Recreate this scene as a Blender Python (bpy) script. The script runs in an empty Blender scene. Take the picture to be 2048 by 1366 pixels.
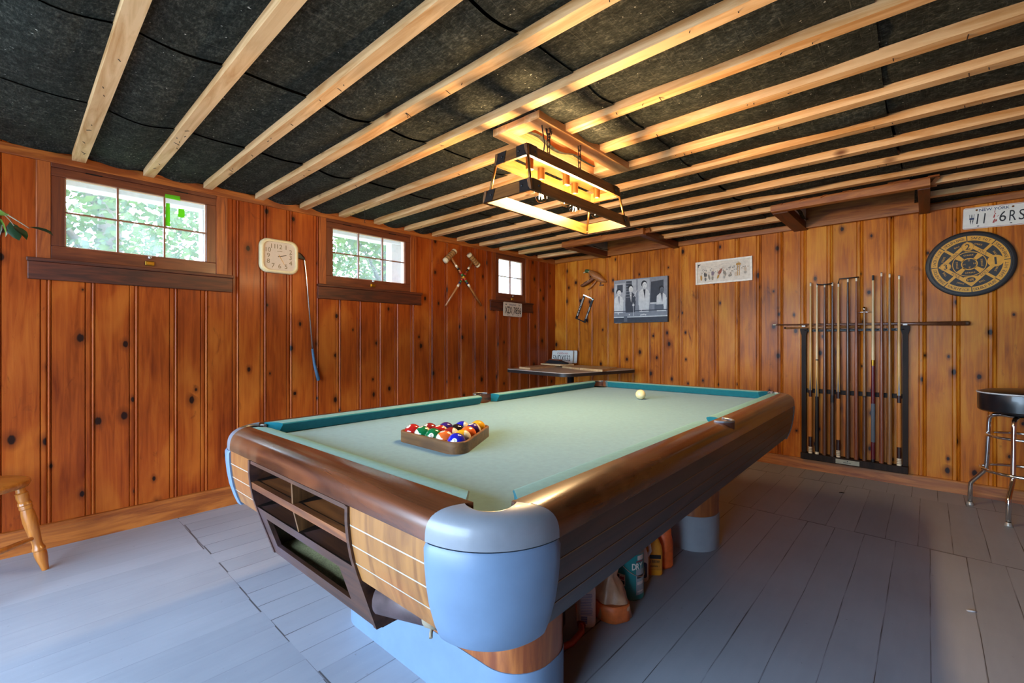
import bpy, bmesh, math, random
from math import sin, cos, pi, radians as rad, sqrt, atan2, hypot
from mathutils import Matrix, Vector
R = random.Random(7)
S = bpy.context.scene
C = S.collection
SKY, BULB, EXPO = 19.5, 22.0, 0.0
# ------------------------------------------------------------------ helpers
def lin(h):
    h = h.lstrip('#'); v = [int(h[i:i+2], 16)/255 for i in (0, 2, 4)]
    return tuple((c/12.92 if c <= .04045 else ((c+.055)/1.055)**2.4) for c in v) + (1,)

class MB:
    """collects shapes and links them as ONE mesh object"""
    def __init__(s): s.bm = bmesh.new(); s.mi = 0; s.M = Matrix.Identity(4)
    def _v(s, p): return s.bm.verts.new(s.M @ Vector(p))
    def _f(s, vs, smooth=False):
        try: f = s.bm.faces.new(vs)
        except ValueError: return None
        f.material_index = s.mi; f.smooth = smooth; return f
    def box(s, c, d, rot=None, bev=0):
        b = bmesh.new(); bmesh.ops.create_cube(b, size=1)
        bmesh.ops.scale(b, vec=Vector(d), verts=b.verts)
        if bev: bmesh.ops.bevel(b, geom=b.edges[:], offset=min(bev, min(d)*.45), segments=2, affect='EDGES', profile=.5)
        m = Matrix.Translation(Vector(c)) @ (rot.to_4x4() if rot else Matrix.Identity(4))
        s._merge(b, m, False); return s
    def bx(s, x0, x1, y0, y1, z0, z1, bev=0): return s.box(((x0+x1)/2, (y0+y1)/2, (z0+z1)/2), (x1-x0, y1-y0, z1-z0), None, bev)
    def _merge(s, b, m, smooth=False):
        mp = {}
        for v in b.verts: mp[v] = s.bm.verts.new(s.M @ (m @ v.co))
        for f in b.faces: s._f([mp[v] for v in f.verts], smooth)
        b.free()
    def grid(s, fn, nu, nv, cu=False, cv=False, smooth=True, skip=None):
        P = [[s._v(fn(i/nu, j/nv)) for j in range(nv+(0 if cv else 1))] for i in range(nu+(0 if cu else 1))]
        a, b = len(P), len(P[0])
        for i in range(nu):
            for j in range(nv):
                if skip and skip((i+.5)/nu, (j+.5)/nv): continue
                s._f([P[i][j], P[(i+1) % a][j], P[(i+1) % a][(j+1) % b], P[i][(j+1) % b]], smooth)
        return P
    def loft(s, rings, closed=True, cap=True, smooth=True):
        V = [[s._v(p) for p in r] for r in rings]; n = len(V[0])
        for a, b in zip(V, V[1:]):
            for i in range(n if closed else n-1):
                s._f([a[i], a[(i+1) % n], b[(i+1) % n], b[i]], smooth)
        if cap and closed: s._f(V[0][::-1]); s._f(V[-1])
        return s
    def tube(s, pts, r, n=10, cap=True, closed=False):
        pts = [Vector(p) for p in pts]; k = len(pts)
        rr = r if isinstance(r, (list, tuple)) else [r]*k
        t0 = (pts[1]-pts[0]).normalized(); u = t0.orthogonal().normalized(); rings = []
        for i, p in enumerate(pts):
            if closed: t = (pts[(i+1) % k]-pts[i-1]).normalized()
            else: t = (pts[min(i+1, k-1)]-pts[max(i-1, 0)]).normalized()
            u = (u-t*u.dot(t)).normalized(); w = t.cross(u)
            rings.append([p+(u*cos(2*pi*j/n)+w*sin(2*pi*j/n))*rr[i] for j in range(n)])
        if closed: rings.append(rings[0]); cap = False
        return s.loft(rings, True, cap)
    def lathe(s, prof, n=24, m=None, cap=True):
        m = m or Matrix.Identity(4)
        return s.loft([[m @ Vector((r*cos(2*pi*j/n), r*sin(2*pi*j/n), z)) for j in range(n)] for r, z in prof], True, cap)
    def prism(s, poly, z0, z1, m=None, smooth=False, tri=False):
        m = m or Matrix.Identity(4)
        a = [s._v(m @ Vector((x, y, z0))) for x, y in poly]; b = [s._v(m @ Vector((x, y, z1))) for x, y in poly]
        n = len(poly)
        for i in range(n): s._f([a[i], a[(i+1) % n], b[(i+1) % n], b[i]], smooth)
        fs = [s._f(a[::-1]), s._f(b)]
        if tri: bmesh.ops.triangulate(s.bm, faces=[f for f in fs if f])
        return s
    def flat(s, poly, m=None):
        m = m or Matrix.Identity(4)
        f = s._f([s._v(m @ Vector((x, y, 0))) for x, y in poly])
        if f and len(poly) > 4: bmesh.ops.triangulate(s.bm, faces=[f])
        return s
    def disc(s, c, r, m=None, n=28, ry=None):
        return s.flat([(c[0]+r*cos(2*pi*i/n), c[1]+(ry or r)*sin(2*pi*i/n)) for i in range(n)], m)
    def ring(s, c, r0, r1, a0, a1, m=None, n=24):
        m = m or Matrix.Identity(4)
        P = [[s._v(m @ Vector((c[0]+r*cos(a0+(a1-a0)*i/n), c[1]+r*sin(a0+(a1-a0)*i/n), 0))) for r in (r0, r1)] for i in range(n+1)]
        for a, b in zip(P, P[1:]): s._f([a[0], a[1], b[1], b[0]])
        return s
    def sphere(s, c, r, nu=24, nv=14, sc=(1, 1, 1)):
        b = bmesh.new(); bmesh.ops.create_uvsphere(b, u_segments=nu, v_segments=nv, radius=r)
        s._merge(b, Matrix.Translation(Vector(c)) @ Matrix.Diagonal((*sc, 1)), True); return s
    def text(s, t, m, w=None, h=None, shear=0, ext=0.0, bold=0.0):
        cu = bpy.data.curves.new('t', 'FONT'); cu.body = t; cu.size = 1; cu.shear = shear; cu.extrude = 0; cu.offset = bold; cu.resolution_u = 3
        cu.align_x = 'CENTER'; cu.align_y = 'CENTER'
        o = bpy.data.objects.new('t', cu); me = bpy.data.meshes.new_from_object(o)
        xs = [v.co.x for v in me.vertices]; ys = [v.co.y for v in me.vertices]
        bw, bh = max(xs)-min(xs), max(ys)-min(ys); cx, cy = (max(xs)+min(xs))/2, (max(ys)+min(ys))/2
        if w and h: sx, sy = w/bw, h/bh
        elif w: sx = sy = w/bw
        else: sx = sy = h/bh
        vs = [s._v(m @ Vector(((v.co.x-cx)*sx, (v.co.y-cy)*sy, 0))) for v in me.vertices]
        for p in me.polygons: s._f([vs[i] for i in p.vertices])
        bpy.data.objects.remove(o); bpy.data.curves.remove(cu); bpy.data.meshes.remove(me); return s
    def build(s, name, mats, parent=None, loc=None, rotz=0, weld=False, auto=None, normals=True):
        if weld: bmesh.ops.remove_doubles(s.bm, verts=s.bm.verts[:], dist=1e-5)
        if normals: bmesh.ops.recalc_face_normals(s.bm, faces=s.bm.faces[:])
        me = bpy.data.meshes.new(name); s.bm.to_mesh(me); s.bm.free()
        for m in (mats if isinstance(mats, (list, tuple)) else [mats]): me.materials.append(m)
        if auto is not None:
            me.set_sharp_from_angle(angle=rad(auto))
            for p in me.polygons: p.use_smooth = True
        o = bpy.data.objects.new(name, me); C.objects.link(o)
        if parent: o.parent = parent
        if loc: o.location = loc
        if rotz: o.rotation_euler.z = rotz
        return o
def tag(o, label=None, cat=None, group=None, kind=None):
    if label: o['label'] = label
    if cat: o['category'] = cat
    if group: o['group'] = group
    if kind: o['kind'] = kind
    return o
def thing(name, label, cat, loc=(0, 0, 0), rotz=0, group=None, rot=None):
    o = bpy.data.objects.new(name, None); C.objects.link(o); o.empty_display_size = .05
    o.location = loc; o.rotation_euler = rot or (0, 0, rotz)
    return tag(o, label, cat, group)
def struct(o): o['kind'] = 'structure'; return o
def dup(o, parent=None):
    c = o.copy(); C.objects.link(c)
    if parent: c.parent = parent
    for ch in [x for x in S.objects if x.parent == o]: dup(ch, c)
    return c
def frame(out=0.0, x=0.0, z=0.0, ang=0.0):
    """flat drawings (x right, y up) onto a wall item's face: local x right, z up, -y out of the wall"""
    return Matrix.Translation((x, -out, z)) @ Matrix.Rotation(pi/2, 4, 'X') @ Matrix.Rotation(ang, 4, 'Z')
TOP = lambda z, x=0, y=0, a=0: Matrix.Translation((x, y, z)) @ Matrix.Rotation(a, 4, 'Z')
# ------------------------------------------------------------------ materials
class NT:
    def __init__(s, name):
        s.m = bpy.data.materials.new(name); s.m.use_nodes = True; s.t = s.m.node_tree
        s.b = s.t.nodes['Principled BSDF']; s.L = s.t.links.new
    def n(s, typ, **kw):
        x = s.t.nodes.new('ShaderNode'+typ)
        for k, v in kw.items():
            if k.startswith('i_'): x.inputs[k[2:].replace('_', ' ')].default_value = v
            else: setattr(x, k, v)
        return x
    def put(s, sock, v):
        if hasattr(v, 'is_output') or isinstance(v, bpy.types.NodeSocket): s.L(v, sock)
        else: sock.default_value = v
    def math(s, op, a, b=0.0, c=None, clamp=False):
        x = s.t.nodes.new('ShaderNodeMath'); x.operation = op; x.use_clamp = clamp
        s.put(x.inputs[0], a); s.put(x.inputs[1], b)
        if c is not None: s.put(x.inputs[2], c)
        return x.outputs[0]
    def mix(s, f, a, b, blend='MIX'):
        x = s.t.nodes.new('ShaderNodeMix'); x.data_type = 'RGBA'; x.blend_type = blend
        s.put(x.inputs[0], f); s.put(x.inputs[6], a); s.put(x.inputs[7], b); return x.outputs[2]
    def obj(s):
        o = s.n('TexCoord').outputs['Object']; return o
    def sep(s, v): x = s.n('SeparateXYZ'); s.L(v, x.inputs[0]); return x.outputs
    def comb(s, x, y, z):
        c = s.n('CombineXYZ'); s.put(c.inputs[0], x); s.put(c.inputs[1], y); s.put(c.inputs[2], z); return c.outputs[0]
    def noise(s, v, scale=5, det=4, rough=.55, dist=0):
        x = s.n('TexNoise'); s.L(v, x.inputs['Vector']); x.inputs['Scale'].default_value = scale
        x.inputs['Detail'].default_value = det; x.inputs['Roughness'].default_value = rough; x.inputs['Distortion'].default_value = dist
        return x.outputs['Fac']
    def ramp(s, f, stops):
        x = s.n('ValToRGB'); s.L(f, x.inputs[0]); e = x.color_ramp.elements
        while len(e) < len(stops): e.new(.5)
        for a, (p, c) in zip(e, stops): a.position = p; a.color = c if len(c) == 4 else (*c, 1)
        return x.outputs[0]
    def rng(s, v, a, b, c=0.0, d=1.0):
        x = s.n('MapRange'); s.put(x.inputs[0], v)
        for i, k in enumerate((a, b, c, d)): x.inputs[i+1].default_value = k
        return x.outputs[0]
    def bump(s, h, st=.3, d=.01):
        x = s.n('Bump'); s.L(h, x.inputs['Height']); x.inputs['Strength'].default_value = st; x.inputs['Distance'].default_value = d
        s.L(x.outputs[0], s.b.inputs['Normal'])
    def set(s, **kw):
        for k, v in kw.items(): s.put(s.b.inputs[k.replace('_', ' ')], v)
        return s
def plain(name, col, rough=.5, metal=0, var=.12, scale=40, bump=0, coat=0, spec=.5, **kw):
    n = NT(name); c = lin(col) if isinstance(col, str) else col
    f = n.noise(n.obj(), scale, 4)
    a = tuple(x*(1-var) for x in c[:3])+(1,); b = tuple(min(1, x*(1+var)) for x in c[:3])+(1,)
    n.set(Base_Color=n.ramp(f, [(.3, a), (.7, b)]), Roughness=rough, Metallic=metal, Coat_Weight=coat, Specular_IOR_Level=spec, **kw)
    if bump: n.bump(f, bump, .003)
    return n.m
def wood(name, dark, light, axis='x', scale=1.0, rough=.4, coat=.0, knots=0, contrast=.5, spec=.5, knotcol='#3a1a08', stain=None):
    n = NT(name); o = n.obj(); x, y, z = n.sep(o)
    a = {'x': (.09, 1, 1), 'y': (1, .09, 1), 'z': (1, 1, .09)}[axis]
    mp = n.n('Mapping'); n.L(o, mp.inputs[0]); mp.inputs['Scale'].default_value = [k*scale for k in a]
    g = n.noise(mp.outputs[0], 28, 6, .6, 1.2); big = n.noise(mp.outputs[0], 5, 3, .5, .5)
    f = n.math('ADD', n.math('MULTIPLY', g, .65), n.math('MULTIPLY', big, .35))
    lo, hi = .5-contrast*.2, .5+contrast*.2
    col = n.ramp(f, [(lo, lin(dark)), (hi, lin(light))])
    if stain:
        st = n.noise(o, 3.5, 3); col = n.mix(n.rng(st, .5, .75, 0, .8), col, lin(stain))
    if knots:
        vo = n.n('TexVoronoi', feature='F1'); m2 = n.n('Mapping'); n.L(o, m2.inputs[0]); k = [1, 1, 1]; k['xyz'.index(axis)] = .55
        m2.inputs['Scale'].default_value = [knots*q for q in k]; n.L(m2.outputs[0], vo.inputs['Vector']); vo.inputs['Scale'].default_value = 1
        kk = n.rng(n.math('ADD', vo.outputs['Distance'], n.math('MULTIPLY', g, .04)), .09, .16, 1, 0)
        sel = n.math('GREATER_THAN', n.sep(vo.outputs['Color'])[0], .45)
        col = n.mix(n.math('MULTIPLY', kk, sel), col, lin(knotcol))
    n.set(Base_Color=col, Roughness=rough, Coat_Weight=coat, Coat_Roughness=.15, Specular_IOR_Level=spec)
    n.bump(g, .12, .002); return n.m
def emis(name, col, st):
    n = NT(name); n.set(Base_Color=(0, 0, 0, 1), Emission_Color=col, Emission_Strength=st); return n.m
def glass(name, tint=(1, 1, 1, 1), dust=0):
    n = NT(name); t = n.t
    tr = n.n('BsdfTransparent'); tr.inputs[0].default_value = tint; gl = n.n('BsdfGlossy'); gl.inputs['Roughness'].default_value = .02
    mx = n.n('MixShader'); fr = n.n('Fresnel'); fr.inputs[0].default_value = 1.45
    n.L(n.math('MULTIPLY', fr.outputs[0], n.math('SUBTRACT', 1.0, n.n('NewGeometry').outputs['Backfacing'])), mx.inputs[0]); n.L(tr.outputs[0], mx.inputs[1]); n.L(gl.outputs[0], mx.inputs[2])
    if dust:
        tl = n.n('BsdfTranslucent'); tl.inputs[0].default_value = (.9, .95, 1, 1); m2 = n.n('MixShader'); n.L(n.rng(n.noise(n.obj(), 6, 4), .3, .7, dust*.6, dust*1.4), m2.inputs[0])
        n.L(mx.outputs[0], m2.inputs[1]); n.L(tl.outputs[0], m2.inputs[2]); mx = m2
    n.L(mx.outputs[0], t.nodes['Material Output'].inputs[0]); return n.m
def chrome(name, col=(.8, .8, .8, 1), r=.12):
    return plain(name, col, r, 1, .03)
# ------------------------------------------------------------------ the room
XL, YB, XR, YF, ZC = -3.45, 4.576, 2.3, -1.7, 2.105      # left wall, back wall, right wall, front wall, ceiling
PLAY = lin('#9fb0a4')
def pine_wall(name, ui, c0, c1, c2, c3_):
    """knotty pine: u runs along the wall, boards differ through the face attribute 'bid'"""
    n = NT(name); o = n.obj(); s = n.sep(o); u, z = s[ui], s[2]
    at = n.n('Attribute', attribute_name='bid'); bid = at.outputs['Fac']
    off = n.math('MULTIPLY', bid, 37.0)
    v = n.comb(u, off, n.math('MULTIPLY', z, .06))
    g = n.noise(v, 42, 7, .62, .8)
    v2 = n.comb(n.math('MULTIPLY', u, 2.0), off, n.math('MULTIPLY', z, .8))
    big = n.noise(v2, 2.2, 3, .5, .6)
    f = n.math('ADD', n.math('MULTIPLY', g, .55), n.math('MULTIPLY', big, .45))
    col = n.ramp(f, [(.33, lin(c0)), (.5, lin(c1)), (.68, lin(c2))])
    w = n.n('TexWhiteNoise', noise_dimensions='1D'); n.L(off, w.inputs['W'])
    col = n.mix(n.rng(w.outputs['Value'], 0, 1, 0, .55), col, n.mix(.5, col, lin('#a06030'), 'MULTIPLY'))
    col = n.mix(n.rng(big, .55, .8, 0, .5), col, lin(c3_))
    # knots: dark eye, soft halo
    kv = n.comb(n.math('MULTIPLY', u, 6.2), n.math('ADD', n.math('MULTIPLY', z, 4.0), off), 0.0)
    vo = n.n('TexVoronoi', feature='F1', voronoi_dimensions='2D'); n.L(kv, vo.inputs['Vector']); vo.inputs['Scale'].default_value = 1
    c3 = n.sep(vo.outputs['Color'])
    size = n.rng(c3[1], 0, 1, .035, .095)
    d = n.math('DIVIDE', n.math('ADD', vo.outputs['Distance'], n.math('MULTIPLY', n.math('SUBTRACT', g, .5), .10)), size)
    sel = n.math('GREATER_THAN', c3[0], .47)
    halo = n.math('MULTIPLY', n.rng(d, .9, 2.8, .75, 0), sel); eye = n.math('MULTIPLY', n.rng(d, .75, 1.1, 1, 0), sel)
    col = n.mix(halo, col, lin('#5f2609')); col = n.mix(eye, col, lin('#240e06'))
    # long dark flares running off some knots
    fl = n.noise(n.comb(n.math('MULTIPLY', u, 5.0), off, n.math('MULTIPLY', z, 2.2)), 1.6, 5, .65, 1.8)
    col = n.mix(n.rng(fl, .63, .78, 0, .75), col, lin('#43190a'))
    n.set(Base_Color=col, Roughness=n.rng(g, .2, .8, .36, .5), Specular_IOR_Level=.2, Coat_Weight=.05, Coat_Roughness=.16)
    n.bump(n.noise(o, 14, 3), .10, .01); return n.m
M_LEFT = pine_wall('knotty_pine_left', 1, '#6e2809', '#9a4411', '#b25c1a', '#bf6c26'); M_BACK = pine_wall('knotty_pine_back', 0, '#8c440c', '#c47018', '#dd962c', '#dc9636')  # same pine; lamp's golden glow is put into the back wall's colours
M_TRIM = wood('pine_trim', '#7c3a12', '#b3682a', 'y', 1, .38, .1, 2.6)
M_TRIMX = wood('pine_trim_back', '#7a3e14', '#b06e30', 'x', 1, .45, .05, 2.6)
M_CASE = wood('red_stained_pine', '#522413', '#74391c', 'y', 1, .4, .1)  # red stain, darkened: the sashes' backlit shade is put into the colour
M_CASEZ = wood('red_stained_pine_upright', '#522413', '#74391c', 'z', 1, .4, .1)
M_CASEP = wood('pine_casing', '#6e2c0c', '#a8571e', 'z', 1, .45, 0, 3.0)
M_SILL = wood('dark_stained_pine', '#351409', '#62290f', 'y', 1, .5, 0, 1.6)
M_STRIP = wood('raw_pine_strip', '#bf8850', '#e4b886', 'x', .8, .62, 0, 5.5, .5, .3, '#6b3d1c')
M_STRIPY = wood('raw_pine_board', '#bf8850', '#e4b886', 'y', .8, .62, 0, 5.5, .5, .3, '#6b3d1c')
M_BLACK = plain('black_paint', '#141314', .42); M_IRON = plain('black_iron', '#1f1d1d', .5, .6)
M_BRASS = plain('old_brass', '#a9812f', .35, 1); M_CHROME = chrome('chrome')

def wall_mesh(name, axis, pos, u0, u1, z1, joints, holes, mat, flip=False):
    """moulded boards as one profile drawn along the wall; holes = (ua, ub, za, zb)"""
    m = MB(); lay = None
    prof = [(-.024, 0), (-.021, .007), (-.017, .001), (-.004, .0005), (.001, .002), (.004, .0075), (.007, .002), (.011, -.002), (.016, -.0005), (.019, .007), (.022, 0)]
    pts = [(u0, 0, 0)]; k = 0
    for j in joints:
        if j < u0+.05 or j > u1-.05: continue
        k += 1
        for i, (a, d) in enumerate(prof): pts.append((j+a, d, k if i > 3 else k-1))
    pts.append((u1, 0, k))
    cuts = sorted({e for h in holes for e in h[:2]})
    out = []
    for (a, da, ka), (b, db, kb) in zip(pts, pts[1:]):
        es = [a]+[c for c in cuts if a+1e-5 < c < b-1e-5]+[b]
        for p, q in zip(es, es[1:]):
            out.append((p, da+(db-da)*(p-a)/(b-a), q, da+(db-da)*(q-a)/(b-a), ka))
    ids = []
    for a, da, b, db, kk in out:
        mid = (a+b)/2; zs = [(0, z1)]
        for h in holes:
            if h[0] < mid < h[1]: zs = [(0, h[2]), (h[3], z1)]
        for za, zb in zs:
            def P(u, d, z): return (pos-d if axis == 'x' else u, u if axis == 'x' else pos+d, z) if not flip else (pos+d if axis == 'x' else u, u if axis == 'x' else pos-d, z)
            m._f([m._v(P(a, da, za)), m._v(P(b, db, za)), m._v(P(b, db, zb)), m._v(P(a, da, zb))])
            ids.append(((kk*0.6180339+.13) % 1.0))
    o = m.build(name, mat, normals=False)
    at = o.data.attributes.new('bid', 'FLOAT', 'FACE')
    for i, v in enumerate(ids): at.data[i].value = v
    return struct(o)
def span(a, first, last, step):  # extend a measured joint list both ways
    a = list(a)
    while a[0]-step > first: a.insert(0, a[0]-step)
    while a[-1]+step < last: a.append(a[-1]+step)
    return a
WINS = [(.187, .839, 1.605, 1.979), (1.687, 2.353, 1.603, 1.978), (3.556, 3.943, 1.615, 1.99)]
jl = span([.115, .288, .477, .668, .83, 1.011, 1.184, 1.361, 1.557, 1.737, 1.914, 2.099, 2.27, 2.435, 2.649, 2.83, 3.01, 3.2, 3.37, 3.54, 3.73, 3.9, 4.07, 4.24, 4.41], YF, YB, .178)
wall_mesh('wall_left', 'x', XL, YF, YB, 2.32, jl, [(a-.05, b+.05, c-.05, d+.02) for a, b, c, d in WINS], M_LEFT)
jb = span([-3.284, -3.101, -2.918, -2.705, -2.558, -2.393, -2.201, -2.051, -1.855, -1.684, -1.508, -1.319, -1.137, -.964, -.79, -.602, -.403, -.215, -.03, .15, .33], XL, XR, .182)
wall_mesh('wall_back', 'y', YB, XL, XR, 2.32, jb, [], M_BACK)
wall_mesh('wall_right', 'x', XR, YF, YB, 2.32, span([0], YF, YB, .18), [], M_LEFT, True)
DOOR = (-3.2, .15, 0, 2.02)
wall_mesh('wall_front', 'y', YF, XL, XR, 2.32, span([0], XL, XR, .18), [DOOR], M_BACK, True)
m = MB()   # the open doorway's jambs
m.bx(DOOR[0]-.03, DOOR[0]+.0, YF-.12, YF+.02, 0, 2.05); m.bx(DOOR[1], DOOR[1]+.03, YF-.12, YF+.02, 0, 2.05); m.bx(DOOR[0]-.03, DOOR[1]+.03, YF-.12, YF+.02, 2.02, 2.08)
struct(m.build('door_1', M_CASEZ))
m = MB(); m.bx(XL-.15, XR+.15, YF-.15, YB+.15, 2.30, 2.36); struct(m.build('roof', M_BLACK))
# floor: painted boards along y, butted at three cross seams
def floor_mat():
    n = NT('blue_grey_floor_paint'); o = n.obj(); x, y, z = n.sep(o)
    b1 = n.math('GREATER_THAN', y, .68); b2 = n.math('GREATER_THAN', y, 3.255); b3 = n.math('GREATER_THAN', y, 4.25)
    band = n.math('ADD', n.math('ADD', b1, b2), b3)
    wx = n.math('DIVIDE', n.math('ADD', x, n.math('ADD', n.math('MULTIPLY', band, .047), 8.0)), .1365)
    fr = n.math('FRACT', wx); bi = n.math('ADD', n.math('FLOOR', wx), n.math('MULTIPLY', band, 31.0))
    e = n.math('MINIMUM', fr, n.math('SUBTRACT', 1.0, fr))
    wn = n.n('TexWhiteNoise', noise_dimensions='1D'); n.L(bi, wn.inputs['W']); rv = wn.outputs['Value']
    gapn = n.noise(n.comb(bi, n.math('MULTIPLY', y, .8), 0.0), 3, 3)
    open_ = n.math('MULTIPLY', n.rng(gapn, .42, .62, .1, 1), n.math('SUBTRACT', n.math('MULTIPLY', n.math('ADD', n.math('MULTIPLY', b1, .75), .25), 1.0), 0.0))
    line = n.math('MULTIPLY', n.math('LESS_THAN', e, .016), open_)
    def seam(c): return n.math('LESS_THAN', n.math('ABSOLUTE', n.math('SUBTRACT', n.math('ADD', y, n.math('MULTIPLY', n.math('SUBTRACT', rv, .5), .012)), c)), .003)
    line = n.math('MAXIMUM', line, n.math('MULTIPLY', n.math('MAXIMUM', n.math('MAXIMUM', seam(.68), seam(3.255)), seam(4.25)), .8))
    nz = n.noise(n.comb(n.math('MULTIPLY', x, 1.0), n.math('MULTIPLY', y, .12), rv), 30, 6, .6)
    blot = n.noise(o, 1.6, 4, .6); spk = n.noise(o, 160, 2); spk2 = n.noise(o, 45, 2)
    col = n.ramp(n.math('ADD', n.math('MULTIPLY', nz, .22), n.math('ADD', n.math('MULTIPLY', blot, .6), n.math('MULTIPLY', rv, .18))), [(.3, lin('#878f9c')), (.7, lin('#a1a7b3'))])
    col = n.mix(n.rng(spk2, .72, .78, 0, .35), col, lin('#565049'))
    col = n.mix(n.rng(spk, .745, .77, 0, .7), col, lin('#d8d6d0'))
    col = n.mix(line, col, lin('#23211f'))
    n.set(Base_Color=col, Roughness=n.rng(blot, .2, .8, .34, .5), Specular_IOR_Level=.45)
    n.bump(n.math('SUBTRACT', n.math('MULTIPLY', nz, .25), line), .35, .003); return n.m
m = MB(); m.bx(XL, XR, YF, YB, -.08, 0); struct(m.build('floor', floor_mat()))
# baseboards
m = MB(); m.prism([(0, 0), (.02, 0), (.02, .105), (.013, .125), (0, .128)], YF, YB, Matrix(((1, 0, 0, XL+.001), (0, 0, 1, 0), (0, 1, 0, 0), (0, 0, 0, 1)))); struct(m.build('baseboard_left', M_TRIM))
m = MB(); m.prism([(0, 0), (-.02, 0), (-.02, .083), (-.016, .09), (0, .09)], XL+.02, XR, Matrix(((0, 0, 1, 0), (1, 0, 0, YB-.001), (0, 1, 0, 0), (0, 0, 0, 1)))); struct(m.build('baseboard_back', M_TRIMX))
# top plates where the boards meet the ceiling
m = MB(); m.bx(XL+.0005, XL+.016, YF, YB-.02, 2.045, 2.10, .004); struct(m.build('trim_1', M_TRIM))
m = MB(); m.bx(XL+.017, XR, YB-.03, YB-.001, 2.052, 2.10, .004); struct(m.build('trim_2', M_TRIMX))
# ceiling: black felt board sagging between the strips, three wells cut out
SY = [.238+.3035*k for k in range(14)]; SY[0] = .24; SY[-1] = 4.23
HATCH = (-1.44, -1.33, 1.62, 2.28); W1 = (-2.66, -1.93, 3.83, 4.50); W2 = (-.76, -.05, 3.83, 4.50)
SEAMS = [-3.5, -2.64, -1.9, -1.0, -.12, .76, 1.6, 2.4]
def felt_z(x, y):
    t = (y-SY[0])/.3035; f = t-math.floor(t)
    sag = -.030*abs(sin(pi*f))**1.3*(.55+.45*sin(x*1.7+math.floor(t)*2.1))
    k = max(i for i in range(len(SEAMS)) if SEAMS[i] <= x)
    q = (x-SEAMS[k])/(SEAMS[k+1]-SEAMS[k])
    buck = .016*sin(x*9+y*4)*sin(y*7+x*2)*max(0, sin(x*1.3+y*.9))
    edge = -.02*max(0, 1-(x-XL)/.10)*abs(sin(pi*f))
    return ZC+.012+sag+buck*abs(sin(pi*f))+edge-.007*q
def felt_mat():
    n = NT('black_felt_board'); o = n.obj(); x, y, z = n.sep(o)
    f = n.noise(n.comb(n.math('MULTIPLY', x, .45), y, z), 120, 5, .8); b = n.noise(o, 3, 4); sp = n.noise(o, 70, 1); sc = n.noise(n.comb(n.math('MULTIPLY', x, 14.0), n.math('MULTIPLY', y, .35), 0.0), 5, 2, .5, .6)
    mott = n.noise(o, 26, 5, .7)
    c = n.ramp(n.math('ADD', n.math('MULTIPLY', f, .65), n.math('MULTIPLY', mott, .35)), [(.36, lin('#0a0b0a')), (.52, lin('#31332d')), (.68, lin('#69675c'))])
    c = n.mix(n.rng(b, .3, .7, 0, .35), c, lin('#171510'))
    c = n.mix(n.rng(sp, .765, .79, 0, .8), c, lin('#c9c4b6'))
    c = n.mix(n.rng(n.math('ABSOLUTE', n.math('SUBTRACT', sc, .5)), 0, .006, .3, 0), c, lin('#7a7568'))
    tr = n.noise(n.comb(n.math('MULTIPLY', x, 3.0), n.math('MULTIPLY', y, 11.0), 0.0), 2.2, 3, .5, .8); c = n.mix(n.rng(tr, .765, .775, 0, .95), c, lin('#050505'))
    n.set(Base_Color=c, Roughness=.95, Specular_IOR_Level=.12); n.bump(n.math('ADD', f, mott), .6, .005); return n.m
M_FELT = felt_mat()
m = MB()
for a, b in zip(SEAMS, SEAMS[1:]):
    a2, b2 = max(a, XL), min(b, XR); nx = max(4, int((b2-a2)/.05)); ny = 170
    def fn(u, v, a2=a2, b2=b2): x = a2+(b2-a2)*u; y = YF+(YB-YF)*v; return (x+.012*sin(y*2.3+a2), y, felt_z(min(max(x, a2+1e-4), b2-1e-4), y))
    def sk(u, v, a2=a2, b2=b2):
        x = a2+(b2-a2)*u; y = YF+(YB-YF)*v
        return any(h[0] < x < h[1] and h[2] < y < h[3] for h in (HATCH, W1, W2))
    m.grid(fn, nx, ny, skip=sk)
struct(m.build('ceiling', M_FELT))
# furring strips nailed under the felt
ordn = ['first', 'second', 'third', 'fourth', 'fifth', 'sixth', 'seventh', 'eighth', 'ninth', 'tenth', 'eleventh', 'twelfth', 'thirteenth', 'fourteenth']
M_NAIL = plain('rusty_nail', '#2a1a10', .6)
for i, y in enumerate(SY):
    rr = random.Random(40+i); t = rr.uniform(-.004, .004)
    segs = [(XL+.02, XR)]
    if 1.5 < y < 2.4: segs = [(XL+.02, -1.50), (-1.265, XR)] if 1.60 < y < 2.30 else segs
    if y > 3.82: segs = [(XL+.02, W1[0]-.01), (W1[1]+.01, W2[0]-.01), (W2[1]+.01, XR)]
    b = .026+rr.uniform(-.002, .002)
    for si, (a, c) in enumerate(segs):
        m = MB(); n = 24; rings = []
        for k in range(n+1):
            x = a+(c-a)*k/n; j = t*sin(x*1.1+i); zz = .0015*sin(x*3+i*2)
            rings.append([(x, y-b+j, 2.075+zz), (x, y+b+j, 2.075+zz), (x, y+b+j, 2.115), (x, y-b+j, 2.115)])
        m.loft(rings, True, True, False); m.mi = 1
        for k in range(int(15*(c-a)/5.7)):
            x = rr.uniform(a+.05, min(c-.05, 1.2) if c > 1.3 else c-.05)
            m.tube([(x, y+rr.uniform(-.018, .018), 2.078), (x+rr.uniform(-.004, .004), y+rr.uniform(-.018, .018), 2.069)], .0016, 5)
        side = '' if len(segs) == 1 else [', left length', ', right length'][si] if len(segs) == 2 else [', corner end', ', between the boxed recesses', ', right end'][si]
        tag(m.build('pine_strip', [M_STRIP, M_NAIL]), 'pale pine ceiling strip, %s from the camera along the window wall%s' % (ordn[i], side), 'ceiling strip', 'pine strips under the ceiling')
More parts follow.
